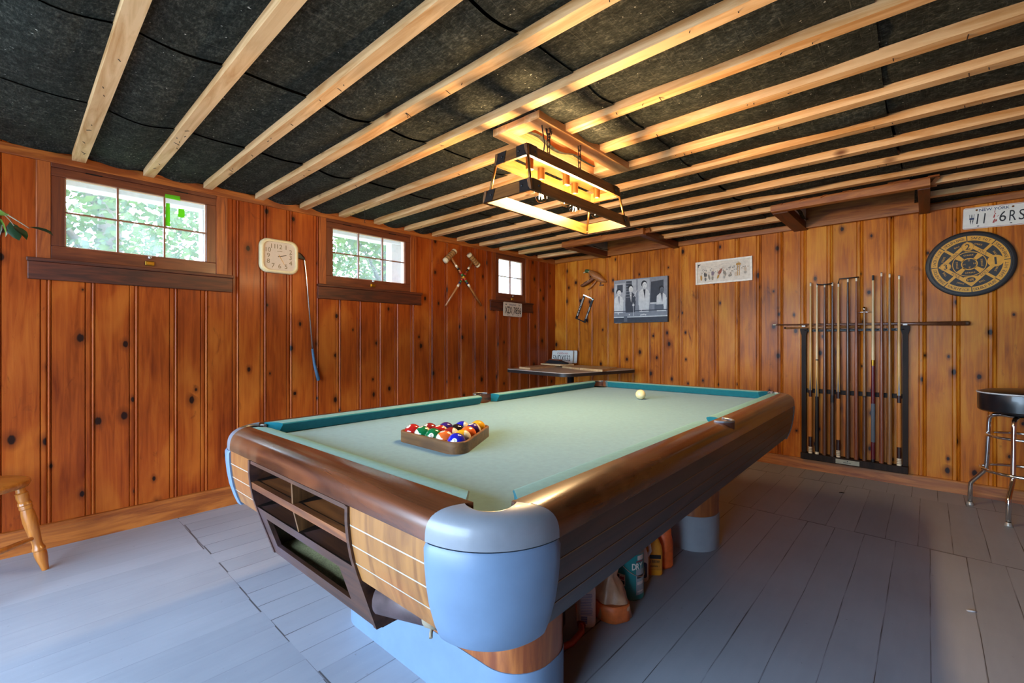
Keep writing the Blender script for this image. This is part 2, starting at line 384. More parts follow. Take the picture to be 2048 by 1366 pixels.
# ceiling hatch box above the lamp: boards nailed round a recess
t = thing('ceiling_box', 'raw pine box frame nailed round the ceiling recess above the hanging lamp', 'ceiling frame', (-1.385, 1.94, 2.0))
def loc(x0, x1, y0, y1, z0, z1, mat, name, bev=.002): m = MB(); m.bx(x0+1.385, x1+1.385, y0-1.94, y1-1.94, z0-2.0, z1-2.0, bev); return m.build(name, mat, t)
loc(-1.526, -1.44, 1.535, 2.345, 2.066, 2.10, M_STRIPY, 'board'); loc(-1.33, -1.244, 1.535, 2.345, 2.064, 2.10, M_STRIPY, 'board')
loc(-1.44, -1.33, 1.537, 1.62, 2.069, 2.10, M_STRIP, 'board'); loc(-1.44, -1.33, 2.28, 2.343, 2.069, 2.10, M_STRIP, 'board')
loc(-1.455, -1.44, 1.61, 2.29, 2.10, 2.22, M_STRIPY, 'side_panel'); loc(-1.33, -1.315, 1.61, 2.29, 2.10, 2.22, M_STRIPY, 'side_panel')
loc(-1.44, -1.33, 1.61, 1.62, 2.10, 2.22, M_STRIP, 'side_panel'); loc(-1.44, -1.33, 2.28, 2.29, 2.10, 2.22, M_STRIP, 'side_panel')
loc(-1.455, -1.315, 1.61, 2.29, 2.22, 2.235, M_STRIP, 'top_panel'); loc(-1.42, -1.35, 1.66, 1.69, 2.12, 2.16, M_IRON, 'bracket')
# two boarded wells against the back wall
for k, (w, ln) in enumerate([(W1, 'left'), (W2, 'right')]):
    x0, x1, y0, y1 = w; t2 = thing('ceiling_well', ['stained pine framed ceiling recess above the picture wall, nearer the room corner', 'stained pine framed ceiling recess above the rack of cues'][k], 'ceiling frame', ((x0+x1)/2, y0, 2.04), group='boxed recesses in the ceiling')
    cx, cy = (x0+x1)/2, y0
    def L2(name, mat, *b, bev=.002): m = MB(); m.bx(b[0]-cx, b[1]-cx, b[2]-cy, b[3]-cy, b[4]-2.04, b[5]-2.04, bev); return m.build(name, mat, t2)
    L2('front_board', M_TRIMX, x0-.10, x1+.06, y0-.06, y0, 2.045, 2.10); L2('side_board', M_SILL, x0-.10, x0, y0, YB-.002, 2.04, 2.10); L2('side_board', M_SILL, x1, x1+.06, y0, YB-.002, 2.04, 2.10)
    L2('side_panel', plain('grey_board%d' % k, ['#8d8f90', '#c4ccd4'][k], .6), x0-.012, x0, y0, y1+.07, 2.10, 2.28); L2('side_panel', M_CASE, x1, x1+.012, y0, y1+.07, 2.10, 2.28)  # right well's left panel is paler, leaking skylight put into its colour
    L2('inner_panel', M_SILL, x0, x1, y0-.012, y0, 2.10, 2.28); L2('back_panel', M_TRIMX, x0, x1, y1, y1+.012, 2.045, 2.28)
    m = MB(); rr = random.Random(k)
    for q in range(16):
        x = rr.uniform(x0-.08, x1+.08); m.box((x-cx, -.058+rr.uniform(-.01, .004), .062+rr.uniform(-.006, .006)), (rr.uniform(.03, .09), rr.uniform(.01, .03), rr.uniform(.004, .012)), Matrix.Rotation(rr.uniform(-.3, .3), 3, 'Z') @ Matrix.Rotation(rr.uniform(-.4, .4), 3, 'Y'))
    for q in range(6): m.box((x1+.07+rr.uniform(-.01, .03)-cx, rr.uniform(-.02, .12), .04+rr.uniform(-.01, .02)), (rr.uniform(.02, .06), .02, .015), Matrix.Rotation(rr.uniform(-1, 1), 3, 'X') @ Matrix.Rotation(rr.uniform(-1, 1), 3, 'Z'))
    tag(m.build('splintered_edge', plain('torn_wood%d' % k, '#9a5a2a', .8), t2), 'torn, splintered edge of the ceiling board')
# windows
M_GLASS = glass('window_glass', (1, 1, 1, 1), .075); M_WHITE = plain('white_trim', '#e9e9e6', .5); M_MUNT = plain('window_bar', '#7d4a30', .45)
M_HAZE = None
for k, (y0, y1, z0, z1) in enumerate(WINS):
    w = bpy.data.objects.new('window_%d' % (k+1), None); C.objects.link(w); struct(w); w.location = (XL, (y0+y1)/2, (z0+z1)/2); yc, zc = w.location.y, w.location.z
    np_ = 3 if k < 2 else 2
    sill_y = [(.047, .986), (1.565, 2.523), (3.419, 4.115)][k]
    def P(name, mat, boxes, bev=.003):
        m = MB()
        for b in boxes: m.bx(b[0]-XL, b[1]-XL, b[2]-yc, b[3]-yc, b[4]-zc, b[5]-zc, bev)
        return m.build(name, mat, w)
    P('casing', M_CASEP, [(XL, XL+.012, y0-.11, y0-.055, 1.528, 2.046), (XL, XL+.012, y1+.055, y1+.12, 1.528, 2.046)])
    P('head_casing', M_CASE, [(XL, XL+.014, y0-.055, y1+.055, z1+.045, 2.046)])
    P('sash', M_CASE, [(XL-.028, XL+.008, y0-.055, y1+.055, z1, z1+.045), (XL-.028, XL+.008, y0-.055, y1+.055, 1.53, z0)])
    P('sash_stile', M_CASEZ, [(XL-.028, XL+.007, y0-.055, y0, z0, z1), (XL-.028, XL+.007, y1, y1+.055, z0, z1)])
    P('stop_bead', plain('pale_putty%d' % k, '#c79a80', .6), [(XL-.02, XL-.002, y0, y0+.004, z0, z1), (XL-.02, XL-.002, y1-.005, y1, z0, z1), (XL-.02, XL-.002, y0, y1, z1-.004, z1), (XL-.02, XL-.002, y0, y1, z0, z0+.004)], 0)
    for i in range(1, np_):
        y = y0+(y1-y0)*i/np_; P('muntin', M_MUNT, [(XL-.022, XL+.002, y-.0045, y+.0045, z0, z1)], .001)
    P('muntin', M_MUNT, [(XL-.022, XL+.001, y0, y1, (z0+z1)/2-.004, (z0+z1)/2+.004)], .001)
    for i in range(np_):
        for j in range(2):
            a, b = y0+(y1-y0)*i/np_, y0+(y1-y0)*(i+1)/np_; c, d = z0+(z1-z0)*j/2, z0+(z1-z0)*(j+1)/2
            P('pane', M_GLASS, [(XL-.013, XL-.010, a, b, c, d)], 0)
    P('outer_reveal', M_WHITE, [(XL-.13, XL-.03, y0-.07, y0-.05, z0-.07, z1+.07), (XL-.13, XL-.03, y1+.05, y1+.07, z0-.07, z1+.07), (XL-.13, XL-.03, y0-.07, y1+.07, z1+.05, z1+.07), (XL-.13, XL-.03, y0-.07, y1+.07, z0-.07, z0-.05)], 0)
    P('sill', M_SILL, [(XL, XL+.03, sill_y[0]-.004, sill_y[1]+.006, 1.513, 1.532), (XL, XL+.02, *sill_y, 1.42, 1.513)], .003)
    if k < 2: P('hinge', M_IRON, [(XL+.013, XL+.018, y0+.08, y0+.15, z1+.04, z1+.046), (XL+.013, XL+.018, y1-.17, y1-.10, z1+.04, z1+.046)], .001)
    yl = [.548, 2.03, 3.77][k]; m = MB()
    m.bx(.008, .020, yl-yc-.022, yl-yc+.022, 1.545-zc, 1.572-zc, .004); m.bx(.02, .024, yl-yc-.014, yl-yc+.014, 1.552-zc, 1.566-zc, .001)
    m.mi = 1; m.sphere((.020, yl-yc, 1.592-zc), .010, 12, 8); m.tube([(.008, yl-yc, 1.592-zc), (.020, yl-yc, 1.592-zc)], .005, 8)
    m.build('latch', [M_BRASS, M_CHROME], w)
# green painter's tape on the first window
n = NT('green_tape'); n.set(Base_Color=lin('#74d020'), Roughness=.6); tl = n.n('BsdfTranslucent'); tl.inputs[0].default_value = lin('#8ad828'); mx = n.n('MixShader'); mx.inputs[0].default_value = .5
n.L(n.b.outputs[0], mx.inputs[1]); n.L(tl.outputs[0], mx.inputs[2]); n.L(mx.outputs[0], n.t.nodes['Material Output'].inputs[0]); M_TAPE = n.m
for nm, b, lb in [('a', (.621, .700, 1.968, 1.996), 'green tape strip stuck across the top edge of the large window sash'), ('b', (.627, .652, 1.80, 1.945), 'long upright green tape strip beside the window bar, largest of three'), ('c', (.690, .727, 1.868, 1.924), 'small square of green tape alone on the window pane')]:
    m = MB(); x = XL-.008 if nm != 'a' else XL+.009
    P0 = [(x, b[0], b[2]+.004), (x, b[1], b[2]), (x, b[1]-.002, b[3]), (x, b[0]+.003, b[3]-.002)]
    m.loft([P0, [(p[0]+.0012, p[1], p[2]) for p in P0]], True, True, False)
    tag(m.build('painter_tape', M_TAPE), lb, 'tape', 'green tape on the window')
# ------------------------------------------------------------------ pool table (local frame: x across, y along, near end at -y)
AL = rad(1.17)
def TW(x, y, z=0):
    X, Y = x-1.17, y+1.796
    return (X*cos(AL)-Y*sin(AL), X*sin(AL)+Y*cos(AL), z)
pt = thing('pool_table', 'big pool table with faded green cloth, brown rails and pale blue painted corners', 'pool table', TW(0, 0), AL)
HW, HL, CR = .685, 1.284, .173
M_RAIL = wood('worn_walnut_rail', '#2c140a', '#64351c', 'y', .8, .27, .4, 0, .5, .5, stain='#7d5a3e')
M_RAILX = wood('worn_walnut_rail_end', '#2c140a', '#64351c', 'x', .8, .27, .4, 0, .5, .5, stain='#8a6a50')
M_APR = wood('dark_walnut_panel', '#25130c', '#4a2a1a', 'y', .8, .4, .1, 0, .5)
M_APRX = wood('amber_veneer_panel', '#6a3f1c', '#9a6834', 'z', .8, .42, .15, 0, .55, .5, stain='#9a5426')
M_BOXW = wood('dark_box_wood', '#2c1710', '#54321f', 'x', 1, .45, .1, 0, .5, stain='#4a3a44')
M_BOXI = wood('black_box_inside', '#0d0806', '#1c110b', 'x', 1, .5, 0, 0, .5)
M_BLUE = plain('pale_blue_paint', '#647a96', .38, 0, .05, 20); M_GREYC = plain('grey_blue_casting', '#777c86', .36, .0, .06, 30, 0, .2)
M_BEDC = plain('faded_green_cloth', '#6c939d', .9, 0, .06, 60, 0, 0, .2, Sheen_Weight=.2)
M_TEAL = plain('teal_cloth', '#0b6874', .85, 0, .08, 60, 0, 0, .2, Sheen_Weight=.15); M_TOPC = plain('sheen_cushion_top', '#74a0a6', .9, 0, .06, 60, 0, 0, .2)  # cushion tops get a paler cloth, sheen painted into the colour
M_SIL = plain('silver_inlay', '#d9d4c8', .35, .6); M_GOLD = plain('brown_gold_inlay', '#7d5a34', .5, .3)
M_LEATH = plain('brown_pocket_leather', '#4a2a20', .5, 0, .2); M_FELTG = plain('olive_lining', '#98946a', .95, 0, .35, 220, .4)
M_DARK = plain('underside_dark', '#17100c', .7); M_STEEL = plain('pocket_iron', '#8f8f8c', .35, .8)
def dome(i): return .738+.062*max(0, 1-max(0, 1-min(i, .075)/.075)**3.0)**(1/3.0)
INS = [0, .0008, .003, .007, .013, .02, .03, .042, .055, .066, .075]
def rail_prof(): return [(i, dome(i)) for i in INS]+[(.075, .74), (.01, .738)]
def seam_x(i, full=.512): return full+.04*min(i/.062, 1.2)
# long rails and end rails (wood)
def rail(name, sx, sy, end):
    m = MB(); pr = rail_prof(); rings = []; n = 10
    for k in range(n+1):
        u = 2*k/n-1; ring = []
        for i, z in pr:
            if end: L = seam_x(i); ring.append((u*L, sy*(HL-i), z))
            else: L = seam_x(i, 1.111); ring.append((sx*(HW-i), u*L, z))
        rings.append(ring)
    m.loft(rings, True, True)
    m.mi = 1   # diamond sights
    for u in (-.75, -.5, -.25, .25, .5, .75):
        if end and abs(u) > .6: continue
        p = (u*1.0*.56*1.3, sy*(HL-.052), .7972) if end else (sx*(HW-.052), u*1.16, .7972)
        m.box(p, (.011, .006, .003) if end else (.006, .011, .003), None, .001)
    return m.build(name, [M_RAILX if end else M_RAIL, plain('pearl_sight_%s%d%d' % (name, sx, sy), '#d8cdb8', .3)], pt, auto=50)
rail('end_rail', 0, -1, True); rail('end_rail', 0, 1, True); rail('side_rail', -1, 0, False); rail('side_rail', 1, 0, False)
# corner castings + skirts
def outline_pt(ang, hx, hy):
    """ray from the hole centre (first quadrant) to the rounded outline"""
    dx, dy = cos(ang), sin(ang); lo, hi = 0, .4
    def sd(t):
        X, Y = hx+dx*t, hy+dy*t; qx, qy = X-(HW-CR), Y-(HL-CR)
        return hypot(max(qx, 0), max(qy, 0))+min(max(qx, qy), 0)-CR
    for _ in range(40):
        mid = (lo+hi)/2
        if sd(mid) > 0: hi = mid
        else: lo = mid
    return (hx+dx*lo, hy+dy*lo), sd
PH = (.575, 1.179); PR = .05
def corner(sx, sy, mats, ok=1):
    a0 = math.atan2(1.111-PH[1], HW-PH[0]); a1 = math.atan2(HL-PH[1], .512-PH[0]); n = 40
    m = MB(); rings = []
    for k in range(n+1):
        a = a0+(a1-a0)*k/n; (ox, oy), sd = outline_pt(a, *PH); ring = [(PH[0]+PR*cos(a), PH[1]+PR*sin(a), .72)]
        D = hypot(ox-PH[0], oy-PH[1])
        for q in range(17):
            t = 1-(1-q/16)**2; r = PR+(D-PR)*t; x, y = PH[0]+r*cos(a), PH[1]+r*sin(a)
            ring.append((x, y, dome(max(0, -sd(r))) if q < 16 else .738))
        ring.append((ox-.004*cos(a), oy-.004*sin(a), .7365)); ring.append((PH[0]+PR*cos(a)+.01*cos(a), PH[1]+PR*sin(a)+.01*sin(a), .7365))
        rings.append([(sx*x, sy*y, z) for x, y, z in ring])
    m.loft(rings, True, True); m.build('corner_casting', mats[0], pt, auto=55)
    # skirt follows the bowed apron
    m = MB(); rings = []
    def skirt_pt(tt, ins, out):
        # tt 0..1 along side straight - arc - end straight
        aa = tt*pi/2; r = CR-ins+out
        return ((HW-CR)+r*cos(aa), (HL-CR)+r*sin(aa))
    prof = [(.7365, 0, .001), (.728, .0, .006), (.70, .001, .006), (.66, .005, .006), (.62, .012, .006), (.58, .024, .006), (.556, .034, .006), (.550, .037, .004), (.552, .042, -.01), (.73, .01, -.012)]
    n = 26
    for k in range(n+1):
        tt = k/n; edge = .006*(1-min(1, min(tt, 1-tt)/.04)); low = -.004*sin(pi*tt)
        ring = []
        for z, ins, out in prof:
            qx, qy = skirt_pt(tt, ins, (out-edge*.6)*ok); ring.append((sx*qx, sy*qy, z+(low if z < .57 else 0)))
        rings.append(ring)
    m.loft(rings, True, True); m.build('corner_skirt', mats[1], pt, auto=45)
M_BRN = plain('brown_corner', '#5a3420', .35, 0, .1, 20, 0, .2); M_BRN2 = plain('dark_brown_corner', '#35201a', .45, 0, .1, 20)
corner(1, -1, (M_GREYC, M_BLUE)); corner(-1, -1, (M_GREYC, M_BLUE)); corner(-1, 1, (M_GREYC, M_BLUE)); corner(1, 1, (M_RAIL, M_APR), .1)
# bowed aprons with inlaid stripes
AP = [(.7365, .003), (.715, .003), (.695, .004), (.65, .009), (.607, .018), (.58, .027), (.562, .033), (.560, .040), (.59, .05), (.73, .04)]
def ap_ins(z):
    for (a, ia), (b, ib) in zip(AP, AP[1:7]):
        if a >= z >= b: return ia+(ib-ia)*(a-z)/(a-b)
    return AP[6][1]
def apron(name, axis, sgn, a, b, mat, smat, stripes=(.695, .65, .606)):
    m = MB(); rings = []; n = 8
    for k in range(n+1):
        u = a+(b-a)*k/n
        rings.append([(sgn*(HW-i), u, z) if axis == 'x' else (u, sgn*(HL-i), z) for z, i in AP])
    m.loft(rings, True, True); o = m.build(name, mat, pt, auto=45)
    for z in stripes:
        m = MB(); r = []
        for u in (a+.0005, b-.0005):
            rr = []
            for dz, dd in ((.0014, .0004), (.0014, -.0008), (-.0014, -.0008), (-.0014, .0004)):
                i = ap_ins(z+dz)+dd; rr.append((sgn*(HW-i), u, z+dz) if axis == 'x' else (u, sgn*(HL-i), z+dz))
            r.append(rr)
        m.loft(r, True, True, False); m.build('inlay_strip', smat, o)
    return o
apron('side_apron', 'x', 1, -1.11, 1.11, M_APR, M_GOLD); apron('side_apron', 'x', -1, -1.11, 1.11, M_APR, M_GOLD)
BX0, BX1 = -.344, .244
apron('end_panel', 'y', -1, BX1+.001, .511, M_APRX, M_SIL); apron('end_panel', 'y', -1, -.511, BX0-.001, M_APRX, M_SIL); apron('end_panel', 'y', 1, -.511, .511, M_APRX, M_SIL)
# gap strip under the caps, slate and under frame
m = MB(); m.bx(-.60, .60, -1.17, 1.17, .72, .7545); m.build('slate', M_DARK, pt)
m = MB(); m.bx(-.57, .57, -1.0, 1.20, .585, .72, .004); m.bx(-.50, .50, -.93, 1.12, .53, .585, .004); m.build('under_frame', M_DARK, pt)
m = MB(); m.bx(.44, .455, -.6, .98, .475, .535, .002); m.build('return_rail', wood('rail_batten', '#4d3620', '#6e5230', 'y'), pt)
# cloth bed with corner and side notches
def bed():
    bw, bl = .612, 1.212; pts = []
    def arc(cx, cy, r, a, b, n=12): return [(cx+r*cos(a+(b-a)*k/n), cy+r*sin(a+(b-a)*k/n)) for k in range(n+1)]
    q = []
    hx, hy, r = PH[0], PH[1], .058
    ay = math.asin((bl-hy)/r); ax = math.acos((bw-hx)/r)
    # right side going up (+y) from the middle, corner notch, etc. (first quadrant), mirrored round
    s = .047; qa = arc(.64, 0, s, math.acos(-(.64-bw)/s) if False else pi-math.acos((.64-bw)/s), pi, 6)
    right = [(bw, p[1]) if False else p for p in qa[::-1]]           # from the notch bottom outwards
    cor = arc(hx, hy, r, -ax, -(2*pi-ay) if False else -ax-(2*pi-ax-ay), 18)
    Q = right+cor
    P1 = Q; P2 = [(-x, y) for x, y in Q[::-1]]; P3 = [(-x, -y) for x, y in Q]; P4 = [(x, -y) for x, y in Q[::-1]]
    return P1+P2+P3+P4
m = MB(); poly = []
for p in bed():
    if not poly or hypot(p[0]-poly[-1][0], p[1]-poly[-1][1]) > 1e-4: poly.append(p)
if hypot(poly[0][0]-poly[-1][0], poly[0][1]-poly[-1][1]) < 1e-4: poly.pop()
m.prism(poly, .745, .755, None, False, True); m.build('cloth_bed', M_BEDC, pt)
# cushions
def cushion(axis, sgn, a, b, ca, cb):
    """a..b along the rail at the wood, tips shortened by ca, cb at the nose"""
    prof = [(.074, .799, 0), (.09, .8005, .3), (.112, .799, .75), (.123, .796, .98), (.1265, .792, 1), (.124, .787, 1), (.108, .758, .8), (.074, .757, 0)]
    m = MB(); n = 14
    def at(k, d, z, f):
        s = k/n; u = (a+ca*f)+((b-cb*f)-(a+ca*f))*s
        return (sgn*(HW-d), u, z) if axis == 'x' else (u, sgn*(HL-d), z)
    V = [[m._v(at(k, *p)) for p in prof] for k in range(n+1)]
    for A, B in zip(V, V[1:]):
        for i in range(len(prof)):
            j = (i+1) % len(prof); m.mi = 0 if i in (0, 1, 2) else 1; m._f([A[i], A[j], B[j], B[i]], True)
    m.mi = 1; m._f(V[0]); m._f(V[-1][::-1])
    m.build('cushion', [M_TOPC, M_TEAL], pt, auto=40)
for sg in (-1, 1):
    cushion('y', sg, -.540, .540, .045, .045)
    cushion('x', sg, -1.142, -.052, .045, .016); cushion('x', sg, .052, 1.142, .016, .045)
# pockets
def pocket(cx, cy, r, a0, a1, zt=.79):
    m = MB(); n = 20
    def fn(u, v):
        a = a0+(a1-a0)*u; z = zt-(zt-.64)*v; rr = r*(1-.25*v*v)
        return (cx+rr*cos(a), cy+rr*sin(a), z)
    m.grid(fn, n, 6); m.grid(lambda u, v: (cx+r*.75*v*cos(2*pi*u), cy+r*.75*v*sin(2*pi*u), .64), 20, 1)
    m.grid(lambda u, v: (cx+r*(1-.2*v)*cos(2*pi*u), cy+r*(1-.2*v)*sin(2*pi*u), .744-.10*v), 20, 2, cu=True)
    o = m.build('pocket', M_LEATH, pt)
    m = MB(); m.tube([(cx+(r-.003)*cos(a0+(a1-a0)*k/16), cy+(r-.003)*sin(a0+(a1-a0)*k/16), zt-.002) for k in range(17)], .0042, 8); m.build('pocket_rim', M_STEEL, o)
for sx, sy in ((1, -1), (-1, -1), (-1, 1), (1, 1)):
    c = math.atan2(sy, sx); pocket(sx*PH[0], sy*PH[1], PR-.0015, c-rad(105), c+rad(105), .793)
for sx in (-1, 1):
    c = 0 if sx > 0 else pi; pocket(sx*.634, 0, .047, c-rad(95), c+rad(95), .803)
# the right middle pocket's worn iron sits proud of the rail
m = MB(); m.tube([(.632+.042*cos(a), .046*sin(a), .801) for a in [rad(-100+200*k/16) for k in range(17)]], .0045, 8); m.build('pocket_iron', M_GREYC, pt)
# ball return box in the near end
yb = lambda z: -HL+max(.001, ap_ins(z)-.003) if z > .562 else -HL+.03+(.562-z)*.34
side = [(yb(z)-.003, z) for z in (.736, .70, .66, .62, .58, .55, .52, .48, .433)]
poly = side+[(-.86, .415), (-.86, .736)]
ME = Matrix(((0, 0, 1, 0), (1, 0, 0, 0), (0, 1, 0, 0), (0, 0, 0, 1)))   # (y,z) outline extruded along x
box = MB(); box.bx(BX0+.012, BX1-.012, -1.19, -.862, .422, .432); bx_ = box.build('ball_return_box', M_DARK, pt)
for x0 in (BX0, BX1-.012): m = MB(); m.prism(poly, x0, x0+.012, ME); m.build('side_panel', M_BOXW, bx_)
def slat(name, x0, x1, za, zb, d0=.0, depth=.012, mat=M_BOXW, par=bx_):
    m = MB(); m.prism([(yb(zb)+d0, zb), (yb(za)+d0, za), (yb(za)+d0+depth, za), (yb(zb)+d0+depth, zb)], x0, x1, ME); return m.build(name, mat, par)
a, b = BX0+.012, BX1-.012
slat('top_slat', a, b, .726, .736); slat('middle_rail', a, b, .650, .671, 0, .10, wood('shelf_edge', '#5a3018', '#8a5228', 'x', 1, .4, .1)); slat('lower_rail', a, b, .563, .592, 0, .10); slat('bottom_rail', a, b, .433, .472)
slat('lower_stile', a, BX0+.060, .472, .563); slat('lower_stile', BX1-.095, b, .472, .563)
slat('divider', -.054, -.046, .671, .727, .002, .12, wood('divider_wood', '#4a2e1a', '#7a5430', 'z')); slat('divider', -.054, -.046, .592, .65, .002, .12, wood('divider_wood2', '#4a2e1a', '#7a5430', 'z'))
m = MB(); m.bx(a, b, -1.16, -1.15, .56, .735); m.bx(a, b, -1.20, -1.10, .560, .564); m.build('shelf_back', M_BOXI, bx_)
m = MB()
for z in (.594, .673):
    for x0, x1 in ((a, -.054), (-.046, b)):
        r = [(x0, z), (x1, z)]; m.grid(lambda u, v, x0=x0, x1=x1, z=z: (x0+(x1-x0)*u, -1.265+.115*v, z-.014*sin(pi*u)**.3*sin(pi*v)**.5+.012*v), 12, 6)
m.build('ball_tray', M_BOXI, bx_)
m = MB(); m.grid(lambda u, v: (a+(b-a)*u, -1.205+.33*v, .455+.075*v*v-.012*sin(pi*u)), 14, 8); m.build('green_lining', M_FELTG, bx_)
m = MB(); m.bx(a, b, -.872, -.86, .433, .735); m.build('back_board', M_DARK, bx_)
# rusty roll hung under the end panel
m = MB(); m.tube([(BX1+.012, -1.205, .510), (.44, -1.15, .52)], .036, 18); ro = m.build('return_tube', plain('rusty_tube', '#4a3a3c', .5, .2, .5, 18), pt)
m = MB(); m.tube([(.40, -1.175, .495), (.412, -1.19, .485), (.418, -1.195, .480)], .004, 8); m.tube([(.385, -1.166, .516), (.415, -1.158, .518)], .0375, 16); m.build('torn_wrap', plain('torn_paper', '#857a68', .8), ro)
# pedestals
def ped(sy):
    x0, x1, y0, y1, r = -.56, .395, .60, .875, .125
    def outl(g=0):
        P = []
        for cx, cy, a in ((x1-r, y1-r, 0), (x0+r, y1-r, 90), (x0+r, y0+r, 180), (x1-r, y0+r, 270)):
            for k in range(11): q = rad(a+9*k); P.append((cx+(r+g)*cos(q), sy*(cy+(r+g)*sin(q))))
        return P
    base = outl(.003); o = MB(); o.prism(base, 0, .18, None, True); b0 = o.build('pedestal_base', M_BLUE if sy < 0 else plain('pale_grey_paint', '#8f97a0', .4, 0, .05, 20), pt, auto=30)
    o = MB(); o.prism(outl(0), .18, .56, None, True); o.build('pedestal_band', wood('pedestal_veneer%d' % sy, '#6e3518', '#a5622e', 'z', .7, .35, .2, 0, .5), pt, auto=30)
ped(-1); ped(1)
# ------------------------------------------------------------------ balls
def ball_mat(name, col, stripe=False):
    n = NT(name); z = n.sep(n.obj())
    if stripe: c = n.mix(n.math('LESS_THAN', n.math('ABSOLUTE', z[1]), .0155), lin('#e9dfc4'), lin(col))
    else: c = lin(col)
    # number spot round local x and -x
    r = n.math('SQRT', n.math('ADD', n.math('POWER', z[0], 2), n.math('POWER', z[1], 2)))
    sp = n.math('LESS_THAN', r, .0085)
    n.set(Base_Color=n.mix(sp, c, lin('#efe6cd')), Roughness=.08, Coat_Weight=.5, Coat_Roughness=.03); return n.m
BR = .0286
M_INK = plain('black_ink', '#141414', .5); BEDZ = .755
COL = {1: ('yellow', '#e0a11c'), 2: ('blue', '#1a1fae'), 3: ('red', '#b01f1c'), 4: ('purple', '#3a1f6e'), 5: ('orange', '#e0682c'), 6: ('green', '#0d6b3c'), 7: ('maroon', '#8c1f24'), 8: ('black', '#15151a')}
def ball(num, x, y, where, rot):
    c, hx = COL[num if num <= 8 else num-8]; st = num > 8
    m = MB(); m.sphere((0, 0, 0), BR, 32, 18); o = m.build('pool_ball', ball_mat('ball_%s%s' % (c, '_stripe' if st else ''), hx, st))
    o.location = (x, y, BEDZ+BR); o.rotation_euler = rot
    kind = ('white ball with %s stripe' if st else 'solid %s pool ball') % c
    tag(o, '%s in the triangle, %s' % (kind, where), 'pool ball', 'pool balls racked in the triangle')
    for s in (1, -1):
        m = MB(); mm = Matrix.Translation((0, 0, s*(BR+.0001))) @ (Matrix.Identity(4) if s > 0 else Matrix.Rotation(pi, 4, 'X'))
        m.text(str(num), mm, None, .009); m.build('number', M_INK, o)
T0, SP = Vector((-1.309, .926)), .0573
def bp(row, k): return (T0.x+SP*(k+row/2), T0.y+SP*row*.866)
VIEW = {'spot': (rad(-42), rad(8), 0.2), 'side': (rad(70), 0, rad(35)), 'white': (rad(15), 0, rad(-20)), 'col': (rad(80), rad(75), rad(20)), 'num': (rad(35), rad(-12), rad(10))}
RACK = [[(3, 'at the far left corner', 'num'), (14, 'front row, second from the left', 'white'), (6, 'middle of the front row', 'side'), (13, 'front row beside the blue corner ball', 'white'), (2, 'at the rounded front corner', 'side')],
        [(7, 'second row, left end', 'num'), (11, 'second row, next to the maroon ball', 'white'), (15, 'second row, just left of the yellow stripe', 'col'), (9, 'second row, right end', 'col')],
        [(4, 'third row, left end', 'side'), (8, 'in the centre of the third row', 'side'), (5, 'third row, right end', 'side')],
        [(10, 'fourth row, left of two', 'col'), (12, 'fourth row, right of two', 'white')], [(1, 'alone at the far right corner', 'side')]]
for r, row in enumerate(RACK):
    for k, (num, where, v) in enumerate(row):
        x, y = bp(r, k); ball(num, x, y, where, VIEW[v])
m = MB(); m.sphere((0, 0, 0), BR, 32, 18)
o = m.build('cue_ball', plain('ivory_ball', '#e6d6a4', .1, 0, .04, 20, 0, .4)); o.location = (-1.237, 2.463, BEDZ+BR)
tag(o, 'ivory cue ball alone on the green cloth near the far end', 'pool ball')
def tri_outline(r, n=8):
    c = [Vector(bp(0, 0)), Vector(bp(0, 4)), Vector(bp(4, 0))]; P = []
    for i, a0 in enumerate((150, 270, 30)):
        for k in range(n+1): a = rad(a0+120*k/n); P.append((c[i].x+r*cos(a), c[i].y+r*sin(a)))
    return P
m = MB(); a = tri_outline(BR+.002); b = tri_outline(BR+.0115); ctr = (T0.x+2*SP, T0.y+.07)
A_ = [[(x-ctr[0], y-ctr[1], z) for (x, y) in q] for q, z in ((a, 0), (a, .033), (a, .033), (b, .033), (b, .033), (b, 0), (b, 0))]
A_ = [[(x-ctr[0], y-ctr[1], z) for (x, y) in q] for q, z in ((a, 0.0), (a, .0345), (tri_outline(BR+.004), .0365), (tri_outline(BR+.0095), .0365), (b, .0345), (b, 0.0), (a, 0.0))]
m.loft(A_, True, False); tr = m.build('ball_triangle', wood('worn_triangle', '#4f3018', '#8b5e34', 'x', 1, .45, .1, 0, .6, .5, stain='#3a2418'), auto=40); tr.location = (*ctr, BEDZ)
tag(tr, 'brown wooden triangle rack holding fifteen pool balls on the cloth', 'triangle rack')
